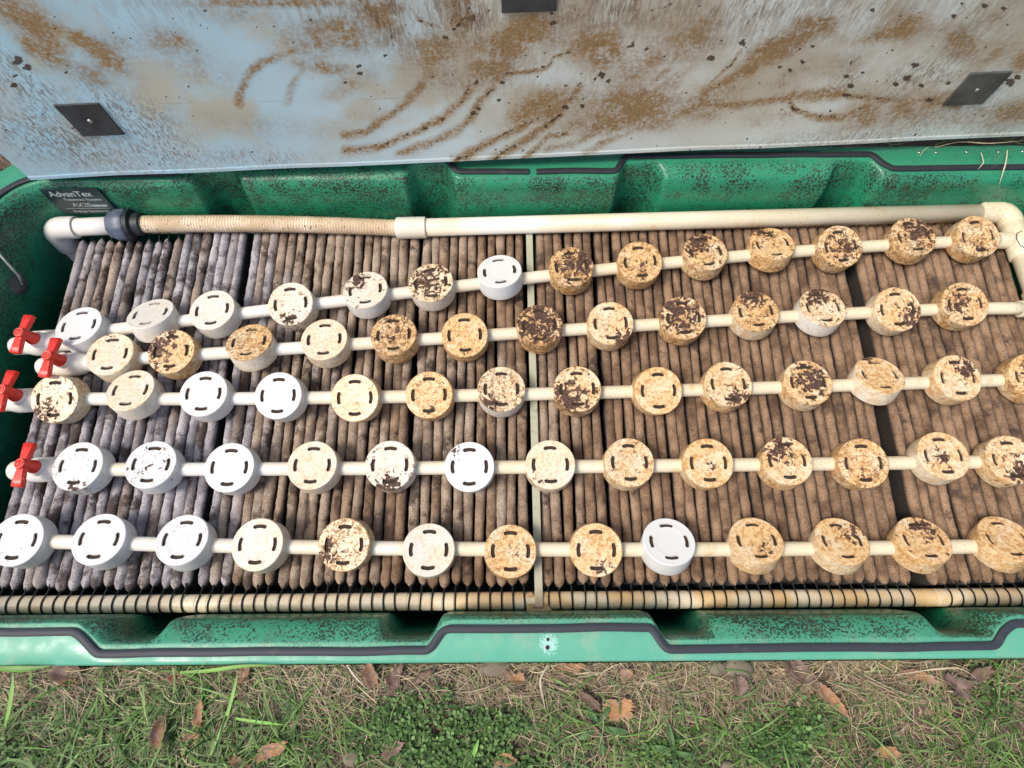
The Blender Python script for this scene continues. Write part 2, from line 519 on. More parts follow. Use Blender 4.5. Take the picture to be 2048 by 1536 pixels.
def mat_leaf():
    t = NT('dead_leaf', .8, .2)
    P = t.wpos(); tone = t.attr('tone')
    a = t.mix(tone, (.13, .085, .075), (.42, .22, .10))
    a = t.mix(t.math('MULTIPLY', t.ramp(t.noise(P, 60, 5, .6), .4, .7), .7), a, (.30, .23, .19))
    a = t.mix(t.math('MULTIPLY', t.ramp(t.noise(P, 240, 3), .6, .68), .6), a, (.05, .03, .02))
    vein = t.vor(P, 130, 'DISTANCE_TO_EDGE')
    a = t.mix(t.ramp(vein, 0, .06, .35, 0), a, (.09, .05, .04))
    t.color(a); t.bump(t.noise(P, 150, 4), .6, .002); return t.m
M_LEAF = mat_leaf()
def mat_stone():
    t = NT('stone', .8, .3)
    P = t.wpos()
    c = t.mix(t.noise(P, 50, 5, .7), (.12, .095, .065), (.27, .22, .16))
    t.color(c); t.bump(t.noise(P, 120, 5), .7, .003); return t.m
M_STONE = mat_stone()

# ================================================================== SETTING: ground with an opening for the basin
X0, X1 = -.95, 1.062          # corner centres of the basin rim
YF, YB = .06, .73
GZ = -.036
def build_ground():
    # one sheet reaching far out, relief near the basin
    hx0, hx1, hy0, hy1 = X0-.150, X1+.150, -.070, .895
    xs = sorted(set([-60, -12, -4, -2, hx0, hx1, 2.2, 4, 12, 60] + list(np.linspace(-1.6, 1.7, 200))))
    ys = sorted(set([-60, -10, -3, -1, hy0, hy1, 1.4, 3, 10, 60] + list(np.linspace(-.6, hy0, 60)) + list(np.linspace(hy1, 1.15, 14))))
    xs = np.array(xs); ys = np.array(ys)
    gx, gy = np.meshgrid(xs, ys)
    gz = GZ + (vnoise(gx*22, gy*22, 3)-.5)*.010 + (vnoise(gx*60, gy*60, 4)-.5)*.005 - np.where(gy > .9, .05, 0)
    mb = MB()
    b = mb.add(np.stack([gx, gy, gz], -1).reshape(-1, 3), [])
    c = len(xs)
    for i in range(len(ys)-1):
        for j in range(c-1):
            if hx0-1e-9 <= xs[j] < hx1-1e-9 and hy0-1e-9 <= ys[i] < hy1-1e-9: continue
            mb.F.append((i*c+j, i*c+j+1, (i+1)*c+j+1, (i+1)*c+j)); mb.M.append(0)
    o = mb.build('ground', M_SOILM)
    tag(o, kind='structure')
build_ground()

# ================================================================== BASIN
TR = [-.675, -.13, .24, .77]           # where the rim steps in and out
PK = [-.613, -.168, .273, .72]         # recessed pockets of the wall
def sstep(a, b, x): 
    t = np.clip((x-a)/(b-a), 0, 1); return t*t*(3-2*t)
def inseg(x):
    w = .030
    out = (sstep(TR[0]-w, TR[0]+w, x)*(1-sstep(TR[1]-w, TR[1]+w, x)) + sstep(TR[2]-w, TR[2]+w, x)*(1-sstep(TR[3]-w, TR[3]+w, x)))
    return 1-out
def pocket(x, hw=.033, ed=.022):
    p = np.zeros_like(x)
    for c in PK:
        p = np.maximum(p, sstep(c-hw-ed, c-hw+ed*.3, x)*(1-sstep(c+hw-ed*.3, c+hw+ed, x)))
    return p
# per loop: (side radius, front(out), front(in), front(pocket), back(out), back(in), back(pocket), z, z pocket, fade, dirt)
LOOPS = [
 (.168, -.080, -.080, -.080, .903, .903, .903, -.045, -.045, .8, .2),
 (.170, -.084, -.084, -.084, .908, .908, .908, -.004, -.004, .95, .1),
 (.167, -.081, -.081, -.081, .905, .905, .905, .000, .000, 1.0, .0),
 (.129, -.076, -.044, -.076, .893, .856, .893, .000, .000, 1.0, .0),
 (.111, -.056, -.024, -.056, .875, .838, .875, .000, .000, .8, .35),
 (.106, -.050, -.020, -.052, .862, .834, .870, -.001, -.002, .55, .8),
 (.101, -.040, -.0175, -.048, .848, .829, .866, -.006, -.012, .42, .95),
 (.096, -.029, -.0150, -.0455, .838, .8245, .862, -.012, -.035, .30, 1.0),
 (.092, -.019, -.0125, -.044, .831, .821, .859, -.024, -.065, .18, 1.0),
 (.089, -.0145, -.0110, -.042, .826, .819, .856, -.045, -.095, .12, .9),
 (.084, -.0115, -.0095, -.037, .822, .816, .850, -.090, -.14, 0, .8),
 (.078, -.0095, -.0085, -.028, .817, .812, .842, -.160, -.20, 0, .7),
 (.066, -.008, -.008, -.012, .806, .803, .820, -.30, -.30, 0, .6),
 (.045, .000, .000, .000, .79, .79, .79, -.55, -.55, 0, .6)]
NX, NY, NC = 520, 60, 22
def rim_loop(r, fo, fi, fp, bo, bi, bp, z, zp, use_pocket=True):
    """closed loop of points, counter-clockwise from front left"""
    xs = np.linspace(X0, X1, NX)
    s = inseg(xs); p = pocket(xs) if use_pocket else np.zeros_like(xs)
    yf = (fo*(1-s)+fi*s)*(1-p)+fp*p
    yb = (bo*(1-s)+bi*s)*(1-p)+bp*p
    zz = z*(1-p)+zp*p
    P = [np.stack([xs, yf, zz], -1)]
    def corner(cx, cy, a0, yend, flip):
        # quarter turn; the end that meets front/back uses that side's own distance
        out = []
        for i in range(1, NC):
            t = i/NC
            a = a0+t*PI/2
            k = (1-t) if flip else t                      # weight of the front/back end
            ry = abs(yend-cy)
            out.append((cx+math.cos(a)*r, cy+math.sin(a)*ry, z))
        return np.array(out)
    P.append(corner(X1, YF, -PI/2, yf[-1], True))
    ys = np.linspace(YF, YB, NY)
    P.append(np.stack([np.full(NY, X1+r), ys, np.full(NY, z)], -1))
    P.append(corner(X1, YB, 0, yb[-1], False))
    P.append(np.stack([xs[::-1], yb[::-1], zz[::-1]], -1))
    P.append(corner(X0, YB, PI/2, yb[0], True))
    P.append(np.stack([np.full(NY, X0-r), ys[::-1], np.full(NY, z)], -1))
    P.append(corner(X0, YF, PI, yf[0], False))
    return np.concatenate(P)
basin = empty('filter_basin', (.0475, .4, 0))
tag(basin, 'green fibreglass basin sunk in the grass with a stepped rim and black gasket', 'basin')
def build_basin():
    loops = [rim_loop(*L[:9]) for L in LOOPS]
    # refine between loops for smooth curvature
    fine = []; fade = []; dirt = []
    for i in range(len(loops)-1):
        n = 4 if 4 <= i <= 10 else 1
        for k in range(n):
            t = k/n
            if n > 1:      # catmull-rom
                a, b, c, d = loops[i-1], loops[i], loops[i+1], loops[min(i+2, len(loops)-1)]
                q = .5*((2*b)+(-a+c)*t+(2*a-5*b+4*c-d)*t*t+(-a+3*b-3*c+d)*t**3)
            else: q = loops[i]
            fine.append(q); f = LOOPS[i][9]*(1-t)+LOOPS[i+1][9]*t; g = LOOPS[i][10]*(1-t)+LOOPS[i+1][10]*t
            fade.append(f); dirt.append(g)
    fine.append(loops[-1]); fade.append(0); dirt.append(.6)
    G = np.array(fine)
    mb = MB(); mb.grid(G, closed=True)
    n = G.shape[1]
    b = mb.n()
    # floor
    mb.add([(x, y, -.56) for x, y in ((X0-.05, .0), (X1+.05, .0), (X1+.05, .8), (X0-.05, .8))], [(0, 1, 2, 3)])
    backness = sstep(.3, .8, G[:, :, 1])
    # the back rim is kept dark and fresh by the lid, the front rim is sun bleached
    fa = np.array(fade)[:, None]*(1-.80*backness)
    sidev = sstep(.10, .16, np.abs(G[:, :, 0]-.0475)-.95)
    mb.A['fade'] = np.concatenate([fa.reshape(-1), np.zeros(4)])
    di = np.array(dirt)[:, None]*np.ones((1, n))
    di = np.where(backness > .5, np.maximum(di, .35), di)
    mb.A['dirt'] = np.concatenate([di.reshape(-1), np.ones(4)*.6])
    mb.build('shell', M_GREEN, basin, origin=(.0475, .4, 0)).location = (0, 0, 0)
    # gasket following the stepped rim, butted ends at the back
    c = rim_loop(.120, -.066, -.034, -.066, .884, .847, .884, .0, .0)
    # recentre path: start at the back joint
    xb = unp(1064, 349, 0)[0]
    start = NX+NC-1+NY+NC-1
    idx = start+int(np.argmin(np.abs(c[start:start+NX, 0]-xb)))
    pth = np.concatenate([c[idx+2:], c[:idx-1]])
    d = np.gradient(pth, axis=0); d[:, 2] = 0; d /= np.linalg.norm(d, axis=1)[:, None]
    nrm = np.stack([-d[:, 1], d[:, 0], d[:, 2]*0], -1)
    jit = (vnoise(np.arange(len(pth))*.05, np.zeros(len(pth)), 9)-.5)[:, None]*.0022
    pth = pth+nrm*jit
    prof = [(-.0062, .0004), (-.0062, .0042), (-.0054, .0052), (0, .0053), (.0054, .0052), (.0062, .0042), (.0062, .0004)]
    G = np.array([[p+nn*a+np.array([0, 0, h]) for a, h in prof] for p, nn in zip(pth, nrm)])
    mg = MB(); mg.grid(G)
    for e in (0, -1):
        mg.add(G[e], [tuple(range(7)) if e == -1 else tuple(range(6, -1, -1))])
    mg.build('gasket', M_GASKET, basin, origin=(.0475, .4, 0)).location = (0, 0, 0)
    # screw holes in the front flange: short dark sleeves set into the face
    for (x, y, r) in ((1096, 1279, .0026), (1095, 1295, .0034)):
        p = unp(x, y, .0005)
        m = MB(); m.tube([(p[0], p[1], -.004), (p[0], p[1], .0006)], r, 16)
        h = m.build('screw_hole', M_SLOT, basin, smooth=False, origin=(.0475, .4, 0)); h.location = (0, 0, 0)
    # rivets of the back flange
    for (x, y) in ((1838, 305), (1872, 305), (1933, 304), (1997, 304), (2045, 303)):
        p = unp(x, y, .0005)
        m = MB()
        m.tube([(p[0], p[1], 0), (p[0], p[1], .0016), (p[0], p[1], .0026), (p[0], p[1], .003)], [.0034, .0033, .0022, .0004], 14)
        m.build('rivet', M_STEEL, basin, origin=(.0475, .4, 0)).location = (0, 0, 0)
build_basin()

# label plate on the back wall
def text_mesh(body, size, loc_uv, frame, m, name, parent, bold=0.0, align='LEFT', sx=1.0):
    cu = bpy.data.curves.new(name, 'FONT'); cu.body = body; cu.size = size; cu.align_x = align; cu.offset = bold
    cu.extrude = .0001
    tmp = bpy.data.objects.new('tmp', cu); COL.objects.link(tmp)
    bpy.context.view_layer.update()
    me = bpy.data.meshes.new_from_object(tmp.evaluated_get(bpy.context.evaluated_depsgraph_get()))
    bpy.data.objects.remove(tmp)
    O, U, Vv, N = frame
    for v in me.vertices:
        p = O+U*(loc_uv[0]+v.co.x*sx)+Vv*(loc_uv[1]+v.co.y)+N*(.0009+v.co.z)
        v.co = p
    me.materials.clear(); me.materials.append(m)
    me.name = name
    o = bpy.data.objects.new(name, me); COL.objects.link(o); o.parent = parent
    o.location = (0, 0, 0)
    return o
def build_plate():
    n = np.array([0, -1, .075]); n = n/np.linalg.norm(n)
    P0 = np.array([0, .8160, -.02])
    # the wall leans back a little; the plate follows it just proud of it
    tl, tr = unp_plane(78, 379, P0, n), unp_plane(192, 375, P0, n)
    bl, brr = unp_plane(135, 428, P0, n), unp_plane(232, 424, P0, n)
    U = (tr-tl); wdt = np.linalg.norm(U)*1.0; U = U/np.linalg.norm(U)
    U[2] = 0; U /= np.linalg.norm(U)
    Vv = np.cross(-n, U)*-1
    if Vv[2] < 0: Vv = -Vv
    hgt = (tl-bl)@Vv
    O = tl - Vv*hgt
    org = Vector((.0475, .4, 0))
    fr = (Vector(O)-org, Vector(U), Vector(Vv), Vector(n))
    mp = mat_plain('plate_dark', (.018, .040, .042), .35, .5, .3, 30)
    mw = mat_plain('plate_print', (.42, .45, .44), .5, .4, .25, 200)
    def q(u, v, d): return fr[0]+fr[1]*u+fr[2]*v+fr[3]*d
    m = MB()
    m.add([q(0, 0, -.004), q(wdt, 0, -.004), q(wdt, hgt, -.004), q(0, hgt, -.004), q(0, 0, .0008), q(wdt, 0, .0008), q(wdt, hgt, .0008), q(0, hgt, .0008)],
          [(4, 5, 6, 7), (0, 1, 5, 4), (1, 2, 6, 5), (2, 3, 7, 6), (3, 0, 4, 7), (3, 2, 1, 0)])
    plate = m.build('label_plate', mp, basin, smooth=False)
    print('plate', wdt, hgt, O)
    T = text_mesh
    s = wdt/.115
    h = hgt
    T('AdvanTex', .0205*s, (.010*s, h*.73), fr, mw, 'plate_text', plate, bold=.0004)
    T('Treatment Systems', .0095*s, (.030*s, h*.56), fr, mw, 'plate_text', plate, bold=.00015)
    T('AX20', .0165*s, (.036*s, h*.31), fr, mw, 'plate_text', plate)
    T('Orenco Systems Inc.', .0092*s, (.026*s, h*.085), fr, mw, 'plate_text', plate, bold=.0001)
    m = MB()
    def rect(u0, v0, u1, v1):
        m.add([q(u0, v0, .0010), q(u1, v0, .0010), q(u1, v1, .0010), q(u0, v1, .0010)], [(0, 1, 2, 3)])
    rect(.076*s, h*.31, .106*s, h*.39); rect(.016*s, h*.235, .109*s, h*.25)
    m.build('plate_mark', mw, plate, smooth=False)
build_plate()

# ================================================================== TEXTILE SHEETS, one object each
ZS = -.115            # crest height of the sheets
YS0, YS1 = .034, .800
GAPS = [(-.578, .012), (-.44, .005), (-.20, .008), (.034, .005), (.088, .004), (.118, .005), (.175, .006), (.745, .010)]
def shift(x):
    s = 0
    for g, wd in GAPS:
        s += math.copysign(1, x-g)*wd/2*math.exp(-abs(x-g)/.045)
    return s
def ordinal(n):
    return '%d%s' % (n, 'th' if 10 <= n % 100 <= 20 else {1: 'st', 2: 'nd', 3: 'rd'}.get(n % 10, 'th'))
def build_sheet(i, x0, half, num, strap=True, tone=''):
    rnd = random.Random(900+i)
    R = .0092*rnd.uniform(.93, 1.05)
    ny, na = 150, 13
    yb = YS1+rnd.uniform(-.004, .003)-(.028 if x0 < -.73 else 0); yf = YS0+rnd.uniform(-.004, .005)
    ys = np.concatenate([yf+np.array([-.0015, 0, .002, .005, .009, .014, .020]), np.linspace(yf+.026, yb-.016, ny), yb-np.array([.011, .007, .003, 0])])
    n = len(ys)
    taper = np.ones(n)
    taper[:7] = [.10, .30, .55, .80, 1.0, 1.08, 1.08]
    taper[-4:] = [.9, .7, .4, .08]
    xs = x0+shift(x0)
    wob = (vnoise(ys*5.0+i*3.1, ys*0+i, 11)-.5)*.0050 + (vnoise(ys*16+i*7.7, ys*0, 12)-.5)*.0016
    wid = 1+(vnoise(ys*12+i*5.3, ys*0, 13)-.5)*.26
    zc = ZS-.0035*rnd.random()+(vnoise(ys*6+i*1.7, ys*0, 14)-.5)*.004
    V = np.zeros((n, na, 3))
    for k in range(na):
        # inverted U: two deep verticals and a round crest
        if k == 0: a, dz = -1.0, -.10
        elif k == na-1: a, dz = 1.0, -.10
        elif k == 1: a, dz = -1.0, -.016
        elif k == na-2: a, dz = 1.0, -.016
        else:
            th = PI*(k-1.5)/(na-4)
            th = min(max(th, 0), PI)
            a, dz = -math.cos(th), -(1-math.sin(th)**.8)*.0105
        fuzz = (vnoise(ys*260+i*9, ys*0+k*3.7, 15)-.5)*.0011+(vnoise(ys*90+i*9, ys*0+k*1.3, 16)-.5)*.0013
        V[:, k, 0] = wob+a*R*wid*taper+fuzz*(1 if a >= 0 else -1)
        V[:, k, 1] = ys-(yf+yb)/2
        V[:, k, 2] = zc+dz-(1-taper)*.004+fuzz
    mb = MB(); mb.grid(V)
    mb.add(V[0], [tuple(range(na))]); mb.add(V[-1], [tuple(range(na-1, -1, -1))])
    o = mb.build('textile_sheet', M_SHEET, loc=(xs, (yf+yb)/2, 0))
    place = '%s to the %s of the divider strip' % (ordinal(num), half)
    tag(o, '%s ribbed textile sheet, %s' % (tone, place), 'filter sheet', 'textile filter sheets hanging side by side in the basin')
    if strap:
        m = MB()
        yc, zc2, rt = .0080, -.128, .0172
        ps = [(0, yf+.006, ZS-.006), (0, yf-.004, ZS-.0075)]
        for k in range(7):
            a = math.radians(62+k*17)
            ps.append(((k)*(x0-xs)/7, yc+math.cos(a)*rt, zc2+math.sin(a)*rt))
        ps.append((x0-xs, yc-.019, zc2-.012))
        ps = [(p[0], p[1]-(yf+yb)/2, p[2]) for p in ps]
        m.tube(ps, [.0017, .0016]+[.00135]*7+[.0014], 8)
        m.build('hanger_cord', M_STRAP, o)
        m = MB()
        ps = [(0, yb-.008, ZS-.006), (0, yb+.010, ZS-.004), (0, yb+.022, ZS-.002), (0, yb+.030, ZS-.012)]
        m.tube([(p[0], p[1]-(yf+yb)/2, p[2]) for p in ps], .0014, 7)
        m.build('hanger_cord', M_STRAP, o)
sid = 0
k = 0
for j in range(47):
    x = .0213-.0211*j
    tone = 'mottled brown' if j < 14 else ('blotchy grey-brown' if j < 30 else 'pale grey fuzzy')
    build_sheet(sid, x, 'left', j+1, True, tone); sid += 1
k = 0
for j in range(49):
    x = .0632+.0211*j
    if abs(x-.741) < .009: continue
    k += 1
    tone = 'warm brown' if j < 38 else 'greyish brown'
    build_sheet(sid, x, 'right', k, abs(x-.762) > .009, tone); sid += 1

# ================================================================== divider strip, front rail
def strip():
    m = MB()
    xa, xb = .0405, .0450
    ys = [.80, .6, .4, .2, .06, -.002]
    top = []
    for q, y in enumerate(ys):
        t = (y-.8)/(-.8)
        x = xa*(1-t)+xb*t
        z = -.1075-(.004 if q in (1, 3) else 0)*.4
        top.append([(x-.0072, y, z-.006), (x-.0072, y, z), (x+.0072, y, z), (x+.0072, y, z-.006)])
    m.grid(np.array(top)); m.add(top[-1], [(3, 2, 1, 0)]); m.add(top[0], [(0, 1, 2, 3)])
    o = m.build('divider_strip', M_STRIP, smooth=False, origin=(.043, .4, -.11), bevel=.0008)
    tag(o, 'long flat greenish beige strip splitting the sheets into two halves', 'divider strip')
    m = MB()
    rnd = random.Random(4)
    seg = 20
    for (dx, w, z) in ((-.0145, .0075, -.113), (.0145, .0070, -.113)):
        V = []
        pts = [(-w, -.008), (w*.8, -.008), (w, .004), (w*.7, .018), (0, .024), (-w, .014)]
        pts = [(a+rnd.uniform(-.001, .001), b2+rnd.uniform(-.001, .001)) for a, b2 in pts]
        for zz in (z-.02, z): V += [(.045+dx+a, b2, zz) for a, b2 in pts]
        m.add(V, [(6, 7, 8, 9, 10, 11)]+[(k2, (k2+1) % 6, 6+(k2+1) % 6, 6+k2) for k2 in range(6)])
    m.box((.045, -.0085, -.122), (.022, .0035, .012))
    b = m.build('crusted_bracket', M_CRUST, smooth=False, origin=(.043, .4, -.11), bevel=.002)
    b.parent = o; b.location = (0, 0, 0)
strip()
def rail():
    m = MB()
    P = []; R = []
    x = X0-.085
    # pipe with shallow grooves where the cords bear
    xs = [.0213-.0211*j for j in range(50)][::-1]+[.0632+.0211*j for j in range(50)]
    P.append((x, .008, -.128)); R.append(.0158)
    for g in xs:
        if g < X0-.07 or g > X1+.07: continue
        for dx, r in ((-.0026, .0146), (-.0020, .0139), (.0020, .0139), (.0026, .0146)):
            P.append((g+dx, .008, -.128)); R.append(r+.0012)
    P.append((X1+.08, .008, -.128)); R.append(.0158)
    m.tube(P, R, 20)
    o = m.build('support_rail', M_TUBE, autosmooth=30, origin=(.05, .0075, -.136))
    tag(o, 'cream plastic rail along the front that the black hanger cords loop over', 'pipe')
    m = MB()
    m.tube([(X0-.07, .800, -.128), (X1+.07, .800, -.128)], .009, 14)
    o = m.build('support_rail', M_TUBE, origin=(.05, .800, -.128))
    tag(o, 'thin plastic rail along the back wall behind the thick supply pipe', 'pipe')
rail()

# ================================================================== LATERAL PIPES AND CAPS
CAPS = [
# x, y, tilt, roll, age, speckle, flake, patch(x,y), radius, side_clean, look
[(-.8643,.5324,10,-2,.02,.05,.0,0,0,.5,0,'clean bright white'),
 (-.7262,.5582,24,-2,.16,.0,.0,0,0,.5,0,'steeply tilted plain off-white'),
 (-.6032,.5653,4,-2,.18,.08,.0,0,0,.5,0,'plain ivory'),
 (-.4464,.5771,-8,-2,.24,.62,.65,-.1,-.7,.6,0,'off-white, brown-speckled along its lower edge,'),
 (-.2977,.6080,8,-2,.24,.4,.85,-.4,.6,.6,.8,'white, brown-blotched at its upper left,'),
 (-.1644,.6232,4,-2,.50,.5,.85,-.1,.1,.9,.8,'cream, dark-mottled, white-sided'),
 (-.0239,.6489,14,-2,.0,.0,.0,0,0,.5,0,'spotless pure white'),
 (.1247,.6582,0,0,.80,.85,.98,.25,.2,.9,0,'amber, heavily dark-flaked'),
 (.2676,.6680,-6,0,.80,.75,.62,0,-.4,.6,0,'amber, brown-freckled'),
 (.4060,.6909,4,2,.72,.7,.95,-.3,.6,.8,0,'amber, dark-topped'),
 (.5478,.7093,12,0,.80,.6,.90,-.2,.75,.5,0,'tilted amber, dark along its back edge,'),
 (.6894,.7014,-10,0,.74,.8,.72,.1,-.1,.9,0,'amber, densely dark-spotted'),
 (.8472,.7237,0,0,.72,.9,.88,.35,.3,.8,0,'amber, dark-blotched at its upper right,'),
 (.9822,.7230,-10,0,.70,.8,.6,0,-.5,.6,0,'amber, scale-veined')],
[(-.7885,.4703,4,0,.36,.45,.5,0,.7,.5,0,'cream, faintly browned at the back edge,'),
 (-.6694,.4748,-2,0,.70,.5,.97,-.55,.35,.7,0,'amber, dark-flaked at its upper left,'),
 (-.5191,.4944,16,-2,.72,.85,.35,-.1,.1,.5,1,'tilted, white-sided, amber-topped'),
 (-.3708,.4984,4,0,.32,.03,.0,0,0,.5,0,'plain cream'),
 (-.2340,.5072,4,-2,.76,.95,.6,0,.2,.9,0,'amber, brown-spotted all over,'),
 (-.0929,.5051,-8,0,.80,.6,.55,0,-.8,.45,0,'amber, finely flecked'),
 (.0560,.5256,2,0,.72,.8,1.0,0,.2,1.25,0,'almost wholly dark-crusted'),
 (.1977,.5285,-4,0,.62,.6,.75,.45,-.7,.5,0,'pale amber, dark-flaked at its lower right,'),
 (.3443,.5389,-4,0,.72,.7,1.0,-.2,.3,.95,0,'amber, covered in dark flakes,'),
 (.4907,.5522,4,-2,.74,.8,.88,0,.85,.6,.6,'amber, dark-rimmed at the back,'),
 (.6271,.5599,8,2,.55,.35,1.0,0,.85,.75,1,'cream, dark-crescented, white-sided'),
 (.7758,.5545,-10,-2,.66,.6,.85,.6,-.4,.6,.5,'amber, dark-blotched at its lower right,'),
 (.9142,.5647,-8,-2,.72,.75,.70,-.3,.1,.7,0,'amber, brown-blotched')],
[(-.8748,.3780,-14,0,.42,.72,.68,-.3,-.6,.7,.3,'cream, brown-speckled at its lower left,'),
 (-.7334,.3949,12,-2,.30,.03,.0,0,0,.5,.5,'tilted pale cream'),
 (-.5915,.3866,0,0,.08,.05,.0,0,0,.5,0,'white, faintly yellow at the lower rim,'),
 (-.4478,.3814,-8,-2,.07,.02,.0,0,0,.5,0,'clean white, rust-tinted'),
 (-.3006,.3754,-14,-2,.52,.50,.1,0,.3,.6,0,'cream, faintly brown-marbled'),
 (-.1590,.3801,-10,-2,.82,.65,.5,0,-.8,.45,0,'deep amber, fine-veined'),
 (-.0202,.3912,0,2,.50,.85,.75,-.5,-.7,.55,.9,'cream, brown-netted, white-sided'),
 (.1253,.3902,-2,-2,.62,.45,.95,-.3,-.5,.8,0,'amber, purplish-flaked at its lower left,'),
 (.2806,.3850,-14,2,.78,.32,.1,0,-.4,.5,0,'evenly amber, nearly flakeless'),
 (.4162,.3976,0,2,.68,.35,.85,.3,-.6,.55,0,'amber, flaked at centre and lower right,'),
 (.5698,.3998,2,0,.70,.6,.95,.1,.1,.65,0,'amber, dark-crusted at the centre,'),
 (.7106,.4143,20,2,.76,.35,.75,-.2,1.0,.45,.8,'steeply tilted, smooth amber'),
 (.8598,.4067,-4,2,.62,.35,.78,.4,.4,.55,0,'pale amber, blotched at its upper right,'),
 (1.0062,.4084,-4,-2,.72,.6,.9,.3,0,.8,0,'amber, dark-blotched, half out of view')],
[(-.7999,.2474,2,0,.03,.50,.66,.15,-.85,.5,0,'white, brown-grimed at its lower edge,'),
 (-.6660,.2495,6,2,.02,.5,.42,0,0,1.4,0,'white, grey-flecked'),
 (-.5206,.2427,-2,0,.04,.0,.0,0,0,.5,0,'spotless white'),
 (-.3687,.2457,2,0,.30,.42,.1,0,0,.5,0,'beige, faintly dotted'),
 (-.2259,.2446,-2,0,.20,.4,.92,-.1,-.95,.6,0,'ivory, brown-smeared at its lower edge,'),
 (-.0795,.2402,-8,0,.0,.25,.58,-.6,.6,.5,0,'bright white, lightly chipped at upper left,'),
 (.0695,.2432,-2,0,.34,.3,.55,-.6,-.6,.4,0,'smooth cream'),
 (.2152,.2462,0,2,.62,.65,.3,-.2,.2,.7,0,'pale amber, brown-mottled'),
 (.3600,.2438,-4,0,.74,.5,.5,0,-.1,.5,0,'amber, lightly blotched'),
 (.5050,.2468,4,-2,.66,.5,.85,-.3,.5,.65,0,'amber, dark-flaked at its upper left,'),
 (.6444,.2413,-4,-2,.78,.8,.45,.1,-.3,.7,0,'deep amber, brown-speckled'),
 (.7944,.2542,4,-2,.66,.35,.68,-.1,.0,.5,.6,'amber, streaked dark across the centre,'),
 (.9180,.2460,2,-2,.64,.55,.92,.3,-.6,.7,0,'amber, thickly flaked at its lower right,')],
[(-.8773,.1159,2,2,.02,.4,.3,.2,-.6,1.0,0,'bluish white, cut by the photo edge,'),
 (-.7321,.1160,8,2,.03,.03,.0,0,0,.5,0,'glossy white'),
 (-.5848,.1141,12,0,.0,.42,.28,0,.4,1.0,0,'white, finely dotted'),
 (-.4505,.1048,2,-2,.24,.38,.35,0,.7,.4,0,'pale ivory'),
 (-.2980,.1028,-6,-2,.52,.82,.75,-.65,-.3,.5,0,'cream, brown-netted, dark-chipped'),
 (-.1484,.0933,2,4,.24,.0,.0,0,0,.5,0,'flawless pale cream'),
 (-.0048,.0900,2,2,.76,.62,.42,.1,0,.35,0,'amber, speckled, one small central chip,'),
 (.1454,.0904,-8,-2,.74,.55,.58,.3,-.6,.55,0,'amber, carrying two dark lower chips,'),
 (.2743,.1044,22,0,.0,.02,.0,0,0,.5,0,'tilted clean white'),
 (.4286,.1052,24,-2,.80,.4,.55,.3,-.3,.6,.4,'tilted amber, brown-dotted'),
 (.5787,.1036,24,0,.78,.45,.68,.4,.4,.6,.5,'tilted amber, brown-chipped at the right,'),
 (.7224,.1039,24,0,.80,.45,.75,.2,.5,.6,.1,'tilted amber, streaked brown on top,'),
 (.8698,.1050,26,0,.86,.45,.4,0,.6,.6,.4,'tilted golden amber')]]
GAM = [.104, .055, .015, 0, -.006]
ROWN = ['back', 'second', 'middle', 'fourth', 'front']
CR, CH, ZT = .046, .040, -.060

def cap_mesh():
    m = MB(); seg = 144
    rin, rout = .0280, .0348
    rad = [(.0005, -.0005), (.008, -.0005), (.016, -.0005), (.0235, -.0005), (.0262, -.0002), (rin, 0), (rin+.0018, 0), (rout-.0018, 0), (rout, 0),
           (.0385, 0), (.0425, 0), (.0442, .0004), (.0452, .0001), (.0458, -.0010), (.0460, -.0028)]
    low = [(.0462, -.012), (.0465, -.024), (.0468, -.034), (.0462, -.038), (.040, -.040), (.012, -.040)]
    R = rad+low
    V = [(r*math.cos(2*PI*k/seg), r*math.sin(2*PI*k/seg), z) for r, z in R for k in range(seg)]
    Fs = []; cut = {}
    def slotted(i, k):
        a = (k+.5)/seg*4 % 1.0           # four slots
        d = min(a, 1-a)*2*PI/4           # angle from slot centre
        lim = .395 if i == 6 else .345
        return i in (5, 6, 7) and d < lim
    holes = set()
    for i in range(len(R)-1):
        for k in range(seg):
            if slotted(i, k): holes.add((i, k)); continue
            k2 = (k+1) % seg
            Fs.append((i*seg+k, i*seg+k2, (i+1)*seg+k2, (i+1)*seg+k))
    m.add(V, Fs)
    m.add([(0, 0, -.0005)]+[V[k] for k in range(seg)], [(0, k+1, (k+1) % seg+1) for k in range(seg)])
    # slot walls (cap colour) and dark inside
    dep = .0035
    def q(i, k, z=0): 
        r = R[i][0]; a = 2*PI*(k % seg)/seg
        return (r*math.cos(a), r*math.sin(a), R[i][1]-z)
    for (i, k) in holes:
        for (a, b, nb) in (((i, k), (i, k+1), (i-1, k)), ((i, k+1), (i+1, k+1), (i, (k+1) % seg)), ((i+1, k+1), (i+1, k), (i+1, k)), ((i+1, k), (i, k), (i, (k-1) % seg))):
            if nb not in holes:
                m.add([q(*b), q(*a), q(*a, dep), q(*b, dep)], [(0, 1, 2, 3)])
        m.add([q(i, k, dep), q(i, k+1, dep), q(i+1, k+1, dep), q(i+1, k, dep)], [(0, 3, 2, 1)], 1)
    return m
proto_cap = cap_mesh().build('slotted_cap', [M_CAP, M_SLOT], autosmooth=50)
LATZ = -.028
laterals = []
def xform(xx, yy, tilt, rollb, gam):
    a, b = math.radians(tilt), math.radians(rollb)
    X = Vector((math.cos(b), -math.sin(b)*math.sin(a), -math.sin(b)*math.cos(a)))
    Yv = Vector((0, math.cos(a), -math.sin(a)))
    Zv = X.cross(Yv).normalized(); Yv = Zv.cross(X)
    M3 = Matrix((X, Yv, Zv)).transposed()
    return Matrix.Rotation(gam, 3, 'Z') @ M3
first = True
SX = random.Random(5)
